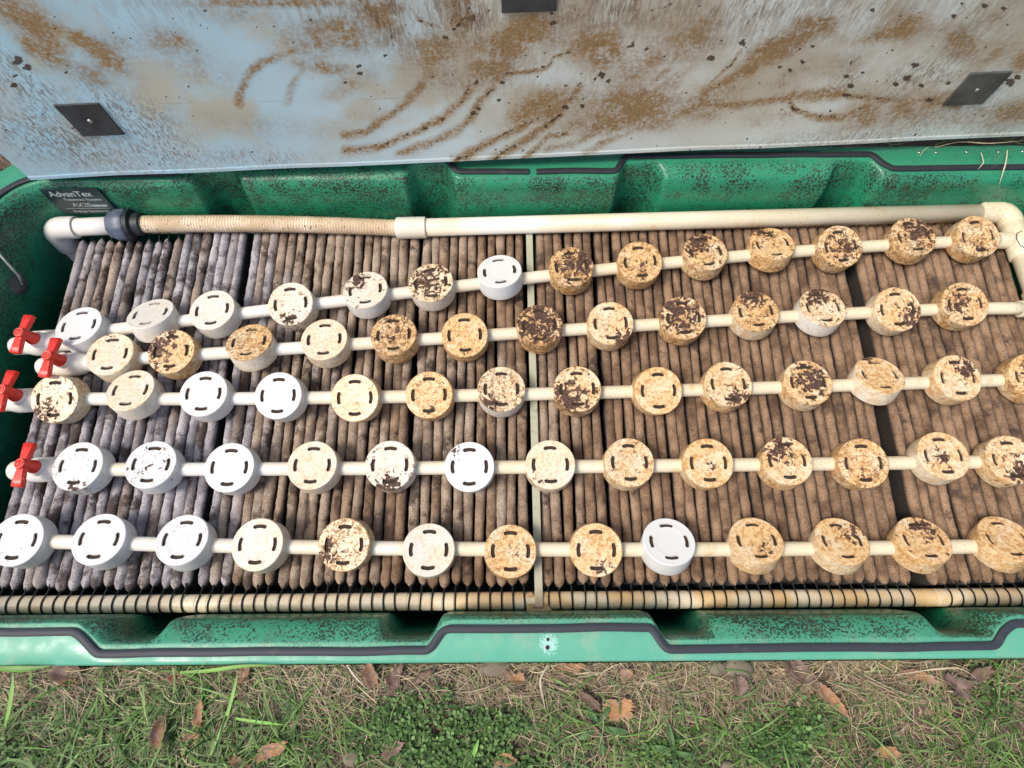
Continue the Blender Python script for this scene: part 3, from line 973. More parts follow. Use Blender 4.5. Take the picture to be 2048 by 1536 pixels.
for ri, row in enumerate(CAPS):
    ax = []
    for ci, c in enumerate(row):
        x, y, ti, ro, age, spk, fl, pxx, pyy, pr, sc, look = c
        R = xform(x, y, ti, ro, GAM[ri])
        top = Vector((x, y, ZT))
        if first: o = proto_cap; first = False
        else: o = proto_cap.copy(); COL.objects.link(o)
        o.matrix_world = Matrix.Translation(top) @ R.to_4x4()
        ax.append(top - R.col[2]*.0275)
        o['age'] = float(age); o['speckle'] = float(spk); o['flake'] = float(fl)
        o['patch_x'] = pxx*CR; o['patch_y'] = pyy*CR; o['patch_r'] = pr*CR; o['side_clean'] = float(sc)
        o['seed'] = SX.uniform(0, 40)
        n = len(row)
        pos = 'leftmost' if ci == 0 else ('rightmost' if ci == n-1 else ordinal(ci+1)+' from left')
        tag(o, '%s slotted cap, %s on the %s%s pipe' % (look, pos, ROWN[ri], ''), 'pipe cap', 'round slotted caps along the spray pipes')
    # smooth pipe path through the caps
    xs = np.array([p.x for p in ax]); ys = np.array([p.y for p in ax]); zs = np.array([p.z for p in ax])
    cy = np.polyfit(xs, ys, 3); zc = float(np.mean(zs))
    xe0 = {0: unp(62, 686, -.088)[0], 1: unp(118, 722, -.088)[0], 2: unp(30, 803, -.088)[0], 3: unp(68, 941, -.088)[0], 4: -.955}[ri]
    px = np.linspace(xe0, 1.055, 60)
    py = np.interp(px, xs, ys)
    # blend measured positions and the fit
    fit = np.polyval(cy, np.clip(px, xs[0]-.02, xs[-1]))
    slope0 = (ys[2]-ys[0])/(xs[2]-xs[0])
    py = fit
    py = np.where(px < xs[0], np.polyval(cy, xs[0])+(px-xs[0])*np.polyval(np.polyder(cy), xs[0])*.6, py)
    if ri == 0: py = np.where(px > xs[-1], np.polyval(cy, xs[-1])+(px-xs[-1])*.05, py)
    pts = [(a, b, zc) for a, b in zip(px, py)]
    lat = empty('spray_pipe', (pts[0][0], pts[0][1], zc))
    org = Vector(lat.location)
    lab = ['white and cream plastic pipe carrying the rearmost slanting row of fourteen caps',
           'cream plastic pipe carrying the second slanting row of thirteen caps',
           'plastic pipe carrying the middle row of caps, red handle cut by the photo edge',
           'straight white to cream pipe carrying the fourth row of caps',
           'white to cream pipe without visible valve, nearest the front rail'][ri]
    tag(lat, lab, 'pipe', 'spray pipes laid across the textile sheets')
    m = MB(); m.tube([Vector(p)-org for p in pts], .0128, 24)
    m.build('pipe', M_PIPE, lat)
    laterals.append((lat, pts, zc, org))

# ball valves at the left ends
def valve(lat, pts, zc, org, hub_px, body_px, end_px, yaw=0, dirty=False):
    b = Vector(unp(*body_px, zc)); e = Vector(unp(*end_px, zc))
    d = (Vector(pts[0])-Vector(pts[3])).normalized()
    p0 = Vector(pts[0])
    ax = (e-b).normalized()
    def L(p): return Vector(p)-org
    m = MB()
    # bulged body with sockets
    q0 = b-ax*.052; 
    prof = [(-.056, .0128), (-.055, .0172), (-.036, .0178), (-.032, .0182), (-.026, .0215), (-.014, .0232), (.004, .0236), (.016, .0230), (.024, .0210), (.030, .0192), (.034, .0186)]
    P = [L(b+ax*t) for t, r in prof]
    m.tube(P, [r for t, r in prof], 28)
    m.tube([L(b+Vector((0, 0, .014))), L(b+Vector((0, 0, .0265))), L(b+Vector((0, 0, .0275)))], [.0165, .0155, .0140], 24)
    m.build('valve_body', M_MAIN, lat, autosmooth=50)
    # rounded plug at the far end
    m = MB()
    L_ = (e-b).length
    m.tube([L(b+ax*t) for t in (.030, .034, max(L_-.016, .036), L_-.008, L_-.004, L_, L_+.0015)], [.0170, .0186, .0184, .0178, .0150, .0090, .0020], 26)
    m.build('end_plug', M_MAIN, lat)
    # red T handle
    hp = Vector(unp(*hub_px, zc+.062))
    R = Matrix.Rotation(yaw, 3, 'Z')
    m = MB()
    base = b+Vector((0, 0, .026)); base.x = b.x*.6+hp.x*.4; base.y = b.y*.6+hp.y*.4
    hp2 = Vector((hp.x, hp.y, zc+.062))
    m.tube([L(base+Vector((0, 0, -.001))), L(base+Vector((0, 0, .002))), L(base.lerp(hp2, .35)), L(base.lerp(hp2, .75)), L(hp2), L(hp2+Vector((0, 0, .0008)))], [.0130, .0130, .0112, .0096, .0096, .0088], 24)
    hd = m.build('handle', M_RED, lat, autosmooth=45)
    def wing(sg):
        mm = MB()
        prof = [(0, .0070, .0055), (.008, .0072, .0060), (.014, .0080, .0062), (.028, .0098, .0060), (.0385, .0106, .0055), (.0402, .0090, .004)]
        G = []
        for (t, hw, hz) in prof:
            cc = hp2+R@Vector((0, sg*t, 0)) + Vector((0, 0, -.0085-.05*t))
            ring = []
            for (u, v) in ((-1, -.7), (-1, .5), (-.8, .85), (.8, .85), (1, .5), (1, -.7), (.8, -1), (-.8, -1)):
                ring.append(L(cc+R@Vector((u*hw, 0, v*hz))))
            G.append(ring)
        mm.grid(np.array(G), closed=True)
        mm.add(G[-1], [tuple(range(8))]); mm.add(G[0], [tuple(range(7, -1, -1))])
        # grip ribs
        w_ = mm.build('handle_wing', M_RED, lat, autosmooth=35)
        w_.parent = hd
        return w_
    wing(1); wing(-1)
    mm = MB()
    # raised ring mark on the hub
    rr = .0078
    ring = [L(hp2+Vector((math.cos(a)*rr, math.sin(a)*rr, .0012))) for a in np.linspace(0, 2*PI, 33)]
    mm.tube(ring, .0006, 6, cap=False)
    zig = [(-.0045, -.003), (-.001, .003), (.0005, -.001), (.004, .0035), (.0045, -.003)]
    mm.tube([L(hp2+Vector((a, b2, .0012))) for a, b2 in zig], .0006, 6)
    k_ = mm.build('handle_mark', mat_plain('red_light', (.85, .22, .16), .4, .5), lat); k_.parent = hd
VALV = [((37, 664), (90, 688), (22, 693)), ((93, 711), (141, 729), (76, 735)), ((2, 778), (55, 801), (-12, 806)), ((39, 927), (90, 939), (20, 942))]
for i, (h, b, e) in enumerate(VALV):
    lat, pts, zc, org = laterals[i]
    valve(lat, pts, zc, org, h, b, e, yaw=[-.10, -.06, -.10, -.04][i])

# ================================================================== SUPPLY MANIFOLD
def manifold():
    z = -.094; r = .0192
    A = Vector(unp(120, 456, z)); B = Vector(unp(228, 451, z)); Cc = Vector(unp(285, 449, z))
    D = Vector(unp(800, 456, z)); E = Vector(unp(852, 455, z)); Fp = Vector(unp(1962, 425, z)); Gp = Vector(unp(2003, 424, z))
    root = empty('supply_manifold', tuple(A)); org = A.copy()
    tag(root, 'white supply piping with ribbed tan hose running along the back wall and right side', 'pipework')
    def L(p): return Vector(p)-org
    ax = (B-A).normalized()
    # left elbow bending down
    m = MB(); dn = Vector((.0, -.10, -1)).normalized()
    c = A+ax*.006
    P = [c+ax*.030, c+ax*.012, c]+[c-ax*.024*math.sin(t*PI/16)+dn*.024*(1-math.cos(t*PI/16)) for t in range(1, 9)]+[c-ax*.024+dn*.040, c-ax*.024+dn*.06]
    m.tube([L(p) for p in P], [.0236, .0240]+[.0242]*(len(P)-2), 28)
    m.build('elbow', M_MAIN, root, autosmooth=50)
    m = MB(); m.tube([L(c-ax*.024+dn*.05), L(c-ax*.024+dn*.35)], .0192, 24); m.build('pipe', M_MAIN, root)
    m = MB(); m.tube([L(A+ax*.01), L(B+ax*.03)], r, 28); m.build('pipe', M_MAIN, root)
    # union: ribbed ring nut and dark collar
    m = MB(); seg = 48
    P = [B-ax*.006, B-ax*.004, B+ax*.004, B+ax*.012, B+ax*.028, B+ax*.033]
    Rr = [.0245, .0270, .0290, .0330, .0340, .0325]
    V = []
    up = Vector((0, 0, 1)); N = (up-ax*up.dot(ax)).normalized(); Bn = ax.cross(N)
    for p, rr in zip(P, Rr):
        for k in range(seg):
            a = 2*PI*k/seg; q = rr*(1.0+(.045 if k % 6 < 2 else 0))
            V.append(L(p+(N*math.cos(a)+Bn*math.sin(a))*q))
    Fs = [(i*seg+k, i*seg+(k+1) % seg, (i+1)*seg+(k+1) % seg, (i+1)*seg+k) for i in range(len(P)-1) for k in range(seg)]
    Fs += [tuple(range(seg-1, -1, -1)), tuple((len(P)-1)*seg+k for k in range(seg))]
    m.add(V, Fs)
    un = m.build('union_nut', M_UNION, root, autosmooth=25)
    m = MB(); m.tube([L(B+ax*.034), L(B+ax*.036), L(B+ax*.044), L(B+ax*.046), L(B+ax*.062), L(B+ax*.064)], [.0335, .0345, .0335, .0255, .0250, .0235], 40)
    m.build('union_collar', M_UNION_DK, un, autosmooth=30)
    # flexible ribbed hose
    hs = B+ax*.055; m = MB(); P = []; Rr = []
    nn = 2*int((D-hs).length/.0062)*3
    for i in range(nn+1):
        t = i/nn
        p = hs.lerp(D, t); p.y += math.sin(t*PI)*.006
        P.append(L(p)); Rr.append(.0172+.0007*math.sin(t*(D-hs).length/.0062*2*PI)+.0012*(1-t))
    m.tube(P, Rr, 22, cap=False); m.build('flexible_hose', M_HOSE, root)
    a2 = (E-D).normalized()
    m = MB(); m.tube([L(D-a2*.007), L(D-a2*.005), L(E-a2*.001), L(E+a2*.001)], [.0215, .0232, .0232, .0215], 32); m.build('coupling', M_MAIN, root, autosmooth=40)
    m = MB(); m.tube([L(E-a2*.02), L(Fp+a2*.02)], r, 28); m.build('pipe', M_MAIN, root)
    # right side run toward the viewer
    ax2 = (Fp-E).normalized()
    xs = Gp.x+.014
    T1 = Vector((xs, laterals[0][1][-1][1], z)); T2 = Vector((xs+.004, laterals[1][1][-1][1], z))
    K = Vector((xs, Gp.y, z))
    m = MB()
    P = [Fp-ax2*.006, Fp-ax2*.004, K-ax2*.026]
    for t in range(1, 9):
        a = t*PI/16
        P.append(K-ax2*.026+ax2*.024*math.sin(a)+Vector((0, -1, 0))*.024*(1-math.cos(a)))
    P += [P[-1]+Vector((0, -.012, 0)), P[-1]+Vector((0, -.013, 0))]
    m.tube([L(p) for p in P], [.0205, .0238]+[.0240]*(len(P)-3)+[.0205], 28)
    m.build('elbow', M_MAIN, root, autosmooth=50)
    kx = P[-1].x
    m = MB(); m.tube([L((kx, P[-1].y+.02, z)), L((kx+.010, YF+.02, z))], r, 28); m.build('pipe', M_MAIN, root)
    for i in range(5):
        yy = laterals[i][1][-1][1]
        xk = kx+.010*(Gp.y-yy)/.7
        m = MB()
        m.tube([L((xk, yy+.042, z)), L((xk, yy+.040, z)), L((xk, yy-.040, z)), L((xk, yy-.042, z))], [.0215, .0238, .0238, .0215], 28)
        m.tube([L((xk-.048, yy, z+.003)), L((xk-.047, yy, z+.003)), L((xk-.020, yy, z+.003)), L((xk, yy, z+.001))], [.0150, .0172, .0180, .0200], 24, cap=True)
        m.build('tee', M_MAIN, root, autosmooth=50)
    return kx
KX = manifold()

# ================================================================== LID standing open behind the basin
def build_lid():
    BL = unp(62, 358, .03); BR = unp(2048, 272, .03)
    W = BR-BL; W /= np.linalg.norm(W)
    lean = .02
    U3 = np.array([0, -lean, 1]); U3 /= np.linalg.norm(U3)
    N = np.cross(W, U3); N /= np.linalg.norm(N)       # toward viewer (-Y)
    if N[1] > 0: N = -N
    Wd, Hh = 2.19, .96
    root = empty('basin_lid', tuple(BL+W*Wd/2))
    tag(root, 'big lid standing open behind the basin, pale blue inner face smeared with brown stains', 'lid')
    org = np.array(root.location)
    nu, nv = 1150, 330
    u = np.linspace(0, Wd, nu)
    v = np.concatenate([np.linspace(0, .45, nv-30), np.linspace(.45, Hh, 31)[1:]])
    nv = len(v)
    uu, vv = np.meshgrid(u, v)
    step = .0012*(1-sstep(.0085, .0105, vv)) + (vnoise(uu*6, vv*6, 21)-.5)*.003
    # moulded edge returns at left, right
    off = step
    ue = uu+.16*np.minimum(vv, .5)*0.0
    P = BL+uu[..., None]*W+vv[..., None]*U3+off[..., None]*N
    # left border leans slightly as in the open position
    X, Y = projn(P.reshape(-1, 3)); X = X.reshape(P.shape[:2]); Y = Y.reshape(P.shape[:2])
    stain = np.zeros(X.shape); muck = np.zeros(X.shape); smear = np.zeros(X.shape)
    def blob(x, y, rx, ry, a, s):
        c, sn = math.cos(math.radians(a)), math.sin(math.radians(a))
        dx, dy = X-x, Y-y
        e = ((dx*c+dy*sn)/rx)**2+((-dx*sn+dy*c)/ry)**2
        return 1.1*s*np.exp(-e*.6)*(.7+.6*vnoise(X*.03, Y*.045, 91))
    def stroke(pts, wd, s, ragged=1.5, sd=1):
        pts = np.array(pts, float)
        # smooth the polyline
        t = np.arange(len(pts)); tt = np.linspace(0, len(pts)-1, len(pts)*6)
        px = np.interp(tt, t, pts[:, 0]); py = np.interp(tt, t, pts[:, 1])
        k = np.array([.25, .5, .25])
        for _ in range(4):
            px[1:-1] = np.convolve(px, k, 'valid'); py[1:-1] = np.convolve(py, k, 'valid')
        d = np.full(X.shape, 1e9)
        x0, x1, y0, y1 = px.min()-40, px.max()+40, py.min()-40, py.max()+40
        mk = (X > x0) & (X < x1) & (Y > y0) & (Y < y1)
        xm, ym = X[mk]+(vnoise(X[mk]*.05, Y[mk]*.05, sd)-.5)*ragged*4, Y[mk]+(vnoise(X[mk]*.06, Y[mk]*.06, sd+1)-.5)*ragged*4
        dm = np.full(xm.shape, 1e9)
        for i in range(len(px)-1):
            ax, ay, bx, by = px[i], py[i], px[i+1], py[i+1]
            L2 = (bx-ax)**2+(by-ay)**2+1e-6
            tq = np.clip(((xm-ax)*(bx-ax)+(ym-ay)*(by-ay))/L2, 0, 1)
            dm = np.minimum(dm, np.hypot(xm-ax-tq*(bx-ax), ym-ay-tq*(by-ay)))
        d[mk] = dm
        return s*np.exp(-(d/(wd*1.45))**2)
    for b in [(70,45,40,20,35,.9),(105,85,35,16,40,.6),(150,75,50,14,25,.7),(215,118,45,18,30,.8),(340,85,36,20,20,.75),(250,95,50,20,15,.35),(620,85,45,35,0,.6),(690,60,50,30,-20,.6),
              (560,5,160,9,0,.7),(655,135,35,12,10,.65),(700,75,35,30,0,.5),(760,35,40,35,80,.7),(910,30,25,40,0,.65),(940,15,25,30,0,.4),(865,103,48,28,-20,.75),(860,150,40,20,-10,.4),
              (1010,85,52,32,-25,.85),(1060,55,35,28,-30,.75),(985,135,45,28,-20,.7),(930,150,60,25,-20,.35),(1200,92,50,34,0,.85),(1190,120,38,20,0,.5),(1165,25,40,25,0,.45),(1095,210,52,24,-20,.85),(1040,235,35,18,-30,.5),
              (1261,212,55,30,-10,.9),(1230,245,60,16,-10,.6),(1322,246,40,14,-10,.55),(1170,215,60,25,0,.4),(1382,68,65,40,-20,.5),(1380,90,40,30,0,.3),(1405,210,60,25,-15,.6),(1440,190,40,16,-10,.5),
              (1553,96,55,20,-30,.95),(1620,60,50,20,-25,.85),(1509,128,40,12,-35,.85),(1760,72,60,14,-8,.5),(1810,52,50,22,-20,.65),(1929,92,50,26,25,.65),(1905,75,45,18,0,.35),
              (1640,188,60,11,-5,.75),(1731,226,34,20,-20,.75),(1700,245,40,15,-10,.45),(1826,222,50,22,-15,.7),(1860,200,50,14,-5,.6),(2032,229,45,20,-15,.9),(2044,120,22,14,-40,.9),
              (1560,235,60,18,-5,.35),(1700,120,60,20,-20,.25),(520,250,150,20,5,.22),(400,130,80,30,20,.25),(740,240,40,16,0,.2),(790,60,60,40,0,.2),(1290,60,60,50,0,.2),(1500,40,60,30,0,.15),
              (30,20,60,25,20,.7),(100,110,50,18,40,.6),(180,150,40,14,30,.5),(60,90,30,14,40,.7),(700,170,50,16,-20,.35),(1120,75,60,30,-20,.4),(1290,130,70,25,-30,.5),(1340,170,60,14,-40,.4),(1480,160,50,20,-40,.35),(1590,150,60,20,-30,.3),(1150,250,60,16,-30,.5),(1300,200,40,20,0,.6),(1990,110,60,20,-30,.4),(1940,230,60,14,-10,.4),(480,30,90,18,5,.25),(2000,30,50,25,-20,.3)]:
        stain = np.maximum(stain, blob(*b)) + np.minimum(stain, blob(*b))*.25
    SS = [([(478,208),(480,185),(490,155),(526,123),(581,101)],7,.75,.3),([(574,205),(582,180),(590,160),(612,130)],6,.4,.1),
          ([(690,270),(731,263),(782,232),(827,191),(845,168)],6.5,.85,.45),([(690,301),(748,297),(817,272),(885,239),(926,198),(972,145)],6.5,.85,.6),
          ([(800,306),(871,284),(933,249),(953,212),(988,171),(1008,147)],6.5,.75,.45),([(912,320),(970,290),(1022,263),(1073,239)],6.5,.9,.55),
          ([(985,320),(1039,287),(1090,253),(1124,226),(1158,171)],6.5,.9,.6),([(1049,314),(1068,302),(1080,290),(1097,273),(1135,268)],5,.9,.6),([(1090,300),(1140,290),(1200,262),(1240,250)],5,.6,.35),
          ([(1169,308),(1213,284),(1268,260),(1380,219)],5,.6,.2),([(1083,140),(1100,128),(1107,112),(1140,104)],4,.75,.5),([(1011,149),(1040,146),(1076,142)],4,.9,.9),
          ([(1193,253),(1227,219),(1278,191),(1346,130),(1370,80)],6,.6,.25),([(1403,191),(1450,164),(1509,130)],7,.9,.3),
          ([(1348,228),(1399,212),(1485,208),(1553,202),(1587,189),(1656,185),(1707,191),(1803,205),(1861,203),(1915,212)],6,.9,.35),
          ([(1690,190),(1740,196),(1803,206)],3.5,.6,.8),
          ([(1587,190),(1578,205),(1594,222),(1638,236),(1683,236),(1730,215)],6,.95,.55),([(1395,195),(1415,172),(1433,154),(1461,130),(1485,100)],2.2,.6,.75),
          ([(1700,183),(1703,165),(1692,145),(1710,110)],3,.3,.75),([(1348,232),(1370,222),(1400,235),(1440,215),(1480,212)],5,.7,.3),([(720,0),(745,40),(780,60),(790,75)],4,.6,.6),([(752,0),(775,45),(785,90)],3,.5,.6),
          ([(890,0),(900,30),(902,62),(925,45),(940,10)],4,.6,.8),([(840,40),(865,52),(880,55)],3.5,.5,.9),([(1508,0),(1511,25),(1495,48)],2.5,.3,.85),([(1270,0),(1273,30)],4,.4,.9),([(1305,40),(1320,25),(1345,5)],4,.5,.8),
          ([(640,50),(600,90),(585,103)],7,.5,.2)]
    for k, (p, wd, s, mu) in enumerate(SS):
        st = stroke(p, wd, 1.0, 1.6, 30+k)
        stain = np.maximum(stain, st*s*.95)
        muck = np.maximum(muck, stroke(p, wd*.55, mu, 2.2, 60+k)*(.35+.95*vnoise(X*.06, Y*.06, 80+k)))
    rs = np.random.RandomState(3)
    spots = [(893,75,5),(943,35,7),(770,110,6),(718,132,4),(720,147,4),(1104,26,4),(1105,46,5),(1262,90,6),(1162,148,4),(1203,150,7),(1190,158,4),(1216,162,4),(1005,165,4),(998,200,3),(1165,212,5),(1130,215,6),(975,188,3),(957,217,4),(946,227,4),(1293,98,3),
             (1423,116,6),(1485,86,6),(1580,140,4),(1605,124,4),(1560,134,3),(1625,92,4),(1600,98,3),(1831,130,7),(1815,156,7),(1791,169,5),(1844,172,5),(1858,200,6),(1702,172,5),(1970,12,6),(2005,17,5),(1909,32,6),(1745,20,4),(1693,153,4),(1725,145,3),
             (35,122,8),(55,135,6),(135,130,4),(132,145,3),(30,152,4),(28,170,6),(2020,165,8),(2035,155,5),(1960,150,5),(1997,160,4),(1896,166,4),(1640,232,3),(1660,222,3),(1420,300,0),(690,165,3),(1830,270,3)]
    for (x, y, r) in spots:
        if r: muck = np.maximum(muck, blob(x, y, r*1.1, r*.8, rs.uniform(-40, 20), 1.1))
    for _ in range(420):
        x = rs.uniform(-20, 2100); y = rs.uniform(-30, 330); r = rs.uniform(.9, 2.6)
        if 400 < x < 700 and y > 90 and rs.rand() < .8: continue
        mk = (abs(X-x) < 10) & (abs(Y-y) < 10)
        muck[mk] = np.maximum(muck[mk], np.exp(-(((X[mk]-x)/(r*1.3))**2+((Y[mk]-y)/r)**2)))
    # greyish streaky smears
    for b in [(60,185,90,30,25,.9),(130,280,170,36,12,1.1),(290,250,80,34,30,1.0),(215,200,60,20,35,.9),(20,130,60,20,30,.7),(270,300,120,25,10,.9),(520,315,120,16,0,.5),(1700,275,190,22,-8,.55),(1830,250,140,30,-15,.6),(1850,150,110,30,-25,.75),(1990,240,70,40,-20,.6),(1950,180,70,20,-20,.8),(1690,150,30,30,60,.6),
              (760,30,50,35,0,.45),(900,25,40,40,0,.7),(960,25,40,25,0,.5),(1250,30,150,30,0,.4),(1560,30,200,40,-10,.35),(960,150,80,30,-20,.35),(1180,175,60,30,-20,.4),(1480,300,100,12,-5,.35),(1930,60,100,40,-20,.3)]:
        smear = np.maximum(smear, blob(*b))
    drip = np.zeros(X.shape)
    for b in [(780,20,80,60,0,1.0),(925,15,60,62,0,1.1),(850,25,60,30,0,.5),(1220,10,120,45,0,.7),(1480,10,120,60,0,.7),(640,20,60,40,0,.5),(1700,10,150,50,-10,.5),(1000,120,80,60,0,.35),(1950,20,80,50,-20,.5),(300,20,120,40,0,.25)]:
        drip = np.maximum(drip, blob(*b))
    # faint seam across the face
    seam = np.interp(X, [0, 430, 700, 1380, 2048, 2200], [214, 205, 200, 171, 160, 158])
    stain = np.maximum(stain, .38*np.exp(-((Y-seam)/1.3)**2)*(X > 280)*vnoise(X*.02, Y*.02, 5))
    # above the photo's frame the face just carries loose generic staining
    ab = sstep(-10, -60, Y)
    gen = sstep(.52, .75, vnoise(uu*7, vv*7, 41)*.6+vnoise(uu*19, vv*19, 42)*.4)
    stain = stain*(1-ab)+gen*.8*ab
    mb = MB(); mb.grid(P-org)
    for nme, A in (('stain', stain), ('muck', muck), ('smear', smear), ('drip', drip)):
        mb.A[nme] = np.clip(A, 0, 1.2).reshape(-1)
    mb.build('inner_face', M_LID, root)
    # green outer shell behind, a shallow tray with rounded back
    m = MB()
    def q(a, b, d): return BL+W*a+U3*b+N*d-org
    rings = []
    for d, ins in ((-.0015, -.0), (-.004, -.003), (-.03, -.012), (-.055, -.016), (-.095, .02)):
        rings.append([q(ins, ins, d), q(Wd-ins, ins, d), q(Wd-ins, Hh-ins, d), q(ins, Hh-ins, d)])
    m.grid(np.array(rings), closed=True)
    m.add(rings[-1], [(0, 1, 2, 3)]); m.add(rings[0], [(3, 2, 1, 0)])
    m.A['fade'] = np.full(m.n(), .35); m.A['dirt'] = np.full(m.n(), .5)
    m.build('outer_shell', M_GREEN, root, smooth=False)
    # dark rubber pads with a screw each
    def pad(u0, v0, s, rot, mat, screw=True):
        mm = MB(); th = .004
        V = []
        for d in (.0002, th):
            for a, b in ((-1, -1), (1, -1), (1, 1), (-1, 1)):
                ca, sa = math.cos(rot), math.sin(rot)
                aa = (a*ca-b*sa)*s/2; bb = (a*sa+b*ca)*s/2
                V.append(q(u0+aa, v0+bb, d))
        mm.add(V, [(4, 5, 6, 7), (0, 1, 5, 4), (1, 2, 6, 5), (2, 3, 7, 6), (3, 0, 4, 7)])
        p_ = mm.build('rubber_pad', mat, root, smooth=False, bevel=.0006)
        if screw:
            mm = MB()
            c = Vector(q(u0, v0, th)); nn = Vector(N)
            mm.tube([c, c+nn*.0015, c+nn*.0026, c+nn*.003], [.0045, .0044, .003, .0006], 16)
            mm.build('screw', M_STEEL, p_)
    def uv(x, y):
        p = unp_plane(x, y, BL, N); return (p-BL)@W, (p-BL)@U3
    for (x, y, mat) in ((181, 238, M_PAD), (1954, 175, M_PAD_GREY)):
        a, b = uv(x, y); pad(a, b, .076, 0.0, mat)
    a, b = uv(1058, 17); pad(a, b+.039, .083, 0.0, M_PAD)
    for a, b in ((.215, .78), (1.0, .78), (1.83, .78)): pad(a, b, .078, 0, M_PAD)
build_lid()

# ================================================================== small fittings
def small():
    # grey disc with a pale cable on the left wall
    P0 = np.array([X0-.088, 0, 0]); n = np.array([1., 0, .0])
    c = Vector(unp_plane(36, 570, P0, n)); print('disc', c)
    root = empty('cable_anchor', tuple(c))
    tag(root, 'grey round anchor disc with a pale cable on the green left wall', 'cable anchor')
    m = MB(); m.tube([(.0, 0, 0), (.003, 0, 0), (.006, 0, 0), (.009, 0, 0)], [.026, .0255, .018, .008], 32)
    m.build('disc', mat_plain('disc_grey', (.10, .10, .095), .5, .4, .4, 60), root)
    m = MB()
    a = Vector((.010, .0, .002)); e = Vector(unp_plane(0, 510, np.array([X0-.085, 0, 0]), n))-c
    m.tube([a, a.lerp(e, .3)+Vector((.006, 0, 0)), a.lerp(e, .7)+Vector((.004, 0, .004)), e+Vector((.002, 0, .005)), e*1.9+Vector((-.005, 0, .03))], .0024, 10)
    m.build('cable', mat_plain('cable_white', (.60, .60, .54), .5, .4, .3, 100), root)
    # thin dark wire on the tee
    m = MB()
    ps = [unp(2044, 462, -.060), unp(2034, 466, -.058), unp(2033, 478, -.058), unp(2040, 490, -.06), unp(2056, 500, -.065), unp(2075, 515, -.09)]
    m.tube([Vector(p) for p in ps], .0009, 8)
    o = m.build('wire_loop', mat_plain('wire_dark', (.06, .06, .06), .4, .5), origin=tuple(ps[0]))
    tag(o, 'thin dark bent wire lying on the white tee by the right edge', 'wire')
small()

# ================================================================== GRASS, STRAW, GROUND COVER
def ribbons(N, rs, xr, yr, ln, wd, palette, lie=.55, zbase=GZ, mask=None, curl=.8, seg=5, aim=None, arch=.35):
    V = np.zeros((N, seg+1, 2, 3)); T = np.zeros((N, seg+1, 2, 4))
    n = 0; tries = 0
    while n < N and tries < N*12:
        tries += 1
        x = rs.uniform(*xr); y = rs.uniform(*yr)
        if mask is not None and rs.rand() > mask(x, y): continue
        a = rs.uniform(0, 2*PI) if aim is None else rs.normal(aim[0], aim[1])
        L = rs.uniform(*ln)*(.7+.6*rs.rand()); wv = rs.uniform(*wd)
        el = abs(rs.normal(0, lie)); bend = rs.normal(0, curl)
        p = np.array([x, y, zbase+rs.uniform(-.002, .004)]); st = L/seg
        c = palette[rs.randint(len(palette))]; c = np.array(c)*rs.uniform(.5, 1.25)
        for s in range(seg+1):
            t = s/seg
            wdt = wv*(1-t**1.7*.93)*.5
            sd = np.array([-math.sin(a), math.cos(a), .35*math.sin(s*1.3+n)])
            V[n, s, 0] = p-sd*wdt; V[n, s, 1] = p+sd*wdt
            T[n, s, :, :3] = c*(.85+.3*t); T[n, s, :, 3] = 1
            p = p+np.array([math.cos(a)*math.cos(el), math.sin(a)*math.cos(el), math.sin(el)])*st
            a += bend/seg; el -= arch*2/seg*(el > -.4)
            p[2] = max(p[2], zbase+.0015)
            if p[1] > -.0875 and y < -.086 and p[2] < .004: p[1] = -.0875; a = -a
        n += 1
    V = V[:n]; T = T[:n]
    base = (np.arange(n)*(seg+1)*2)[:, None]
    F = []
    for s in range(seg):
        F.append(np.stack([base[:, 0]+2*s, base[:, 0]+2*s+1, base[:, 0]+2*s+3, base[:, 0]+2*s+2], -1))
    return V.reshape(-1, 3), np.concatenate(F), T.reshape(-1, 4)
def mass(name, parts, mat, label, cat=None, kind='stuff'):
    Vs, Fs, Ts = [], [], []; b = 0
    for V, F, T in parts:
        Vs.append(V); Fs.append(F+b); Ts.append(T); b += len(V)
    V = np.concatenate(Vs); F = np.concatenate(Fs); T = np.concatenate(Ts)
    me = bpy.data.meshes.new(name)
    me.vertices.add(len(V)); me.vertices.foreach_set('co', V.astype(np.float32).reshape(-1))
    me.loops.add(F.size); me.loops.foreach_set('vertex_index', F.astype(np.int32).reshape(-1))
    me.polygons.add(len(F)); me.polygons.foreach_set('loop_start', np.arange(0, F.size, F.shape[1], dtype=np.int32))
    me.polygons.foreach_set('loop_total', np.full(len(F), F.shape[1], dtype=np.int32))
    me.update(calc_edges=True)
    at = me.attributes.new('tint', 'FLOAT_COLOR', 'POINT'); at.data.foreach_set('color', T.astype(np.float32).reshape(-1))
    me.materials.append(mat); me.validate()
    o = bpy.data.objects.new(name, me); COL.objects.link(o)
    tag(o, label, cat, None, kind)
    return o
GREENS = [(.10, .20, .035), (.13, .26, .05), (.075, .16, .035), (.16, .28, .07), (.11, .19, .07), (.20, .31, .10)]
STRAWS = [(.48, .37, .22), (.38, .27, .16), (.56, .46, .29), (.30, .21, .14), (.42, .36, .24), (.22, .15, .11)]
def gmask(x, y):
    pxx, pyy = projn(np.array([[x, y, GZ]])); pxx = pxx[0]; pyy = pyy[0]
    v = .22
    if pxx < 640: v = 1.1 if pyy > 1345 else .6
    if 620 <= pxx < 760: v = .4
    if pxx > 1060 and pyy > 1450: v = .55
    if 1080 < pxx < 1300 and pyy > 1380: v = .7
    if 1380 < pxx < 1520: v = max(v, .35)
    if 1450 < pxx < 1960 and pyy > 1400: v = .6
    if pxx > 1980: v = .6
    return v*(.3+1.4*vnoise(x*14, y*14, 77))
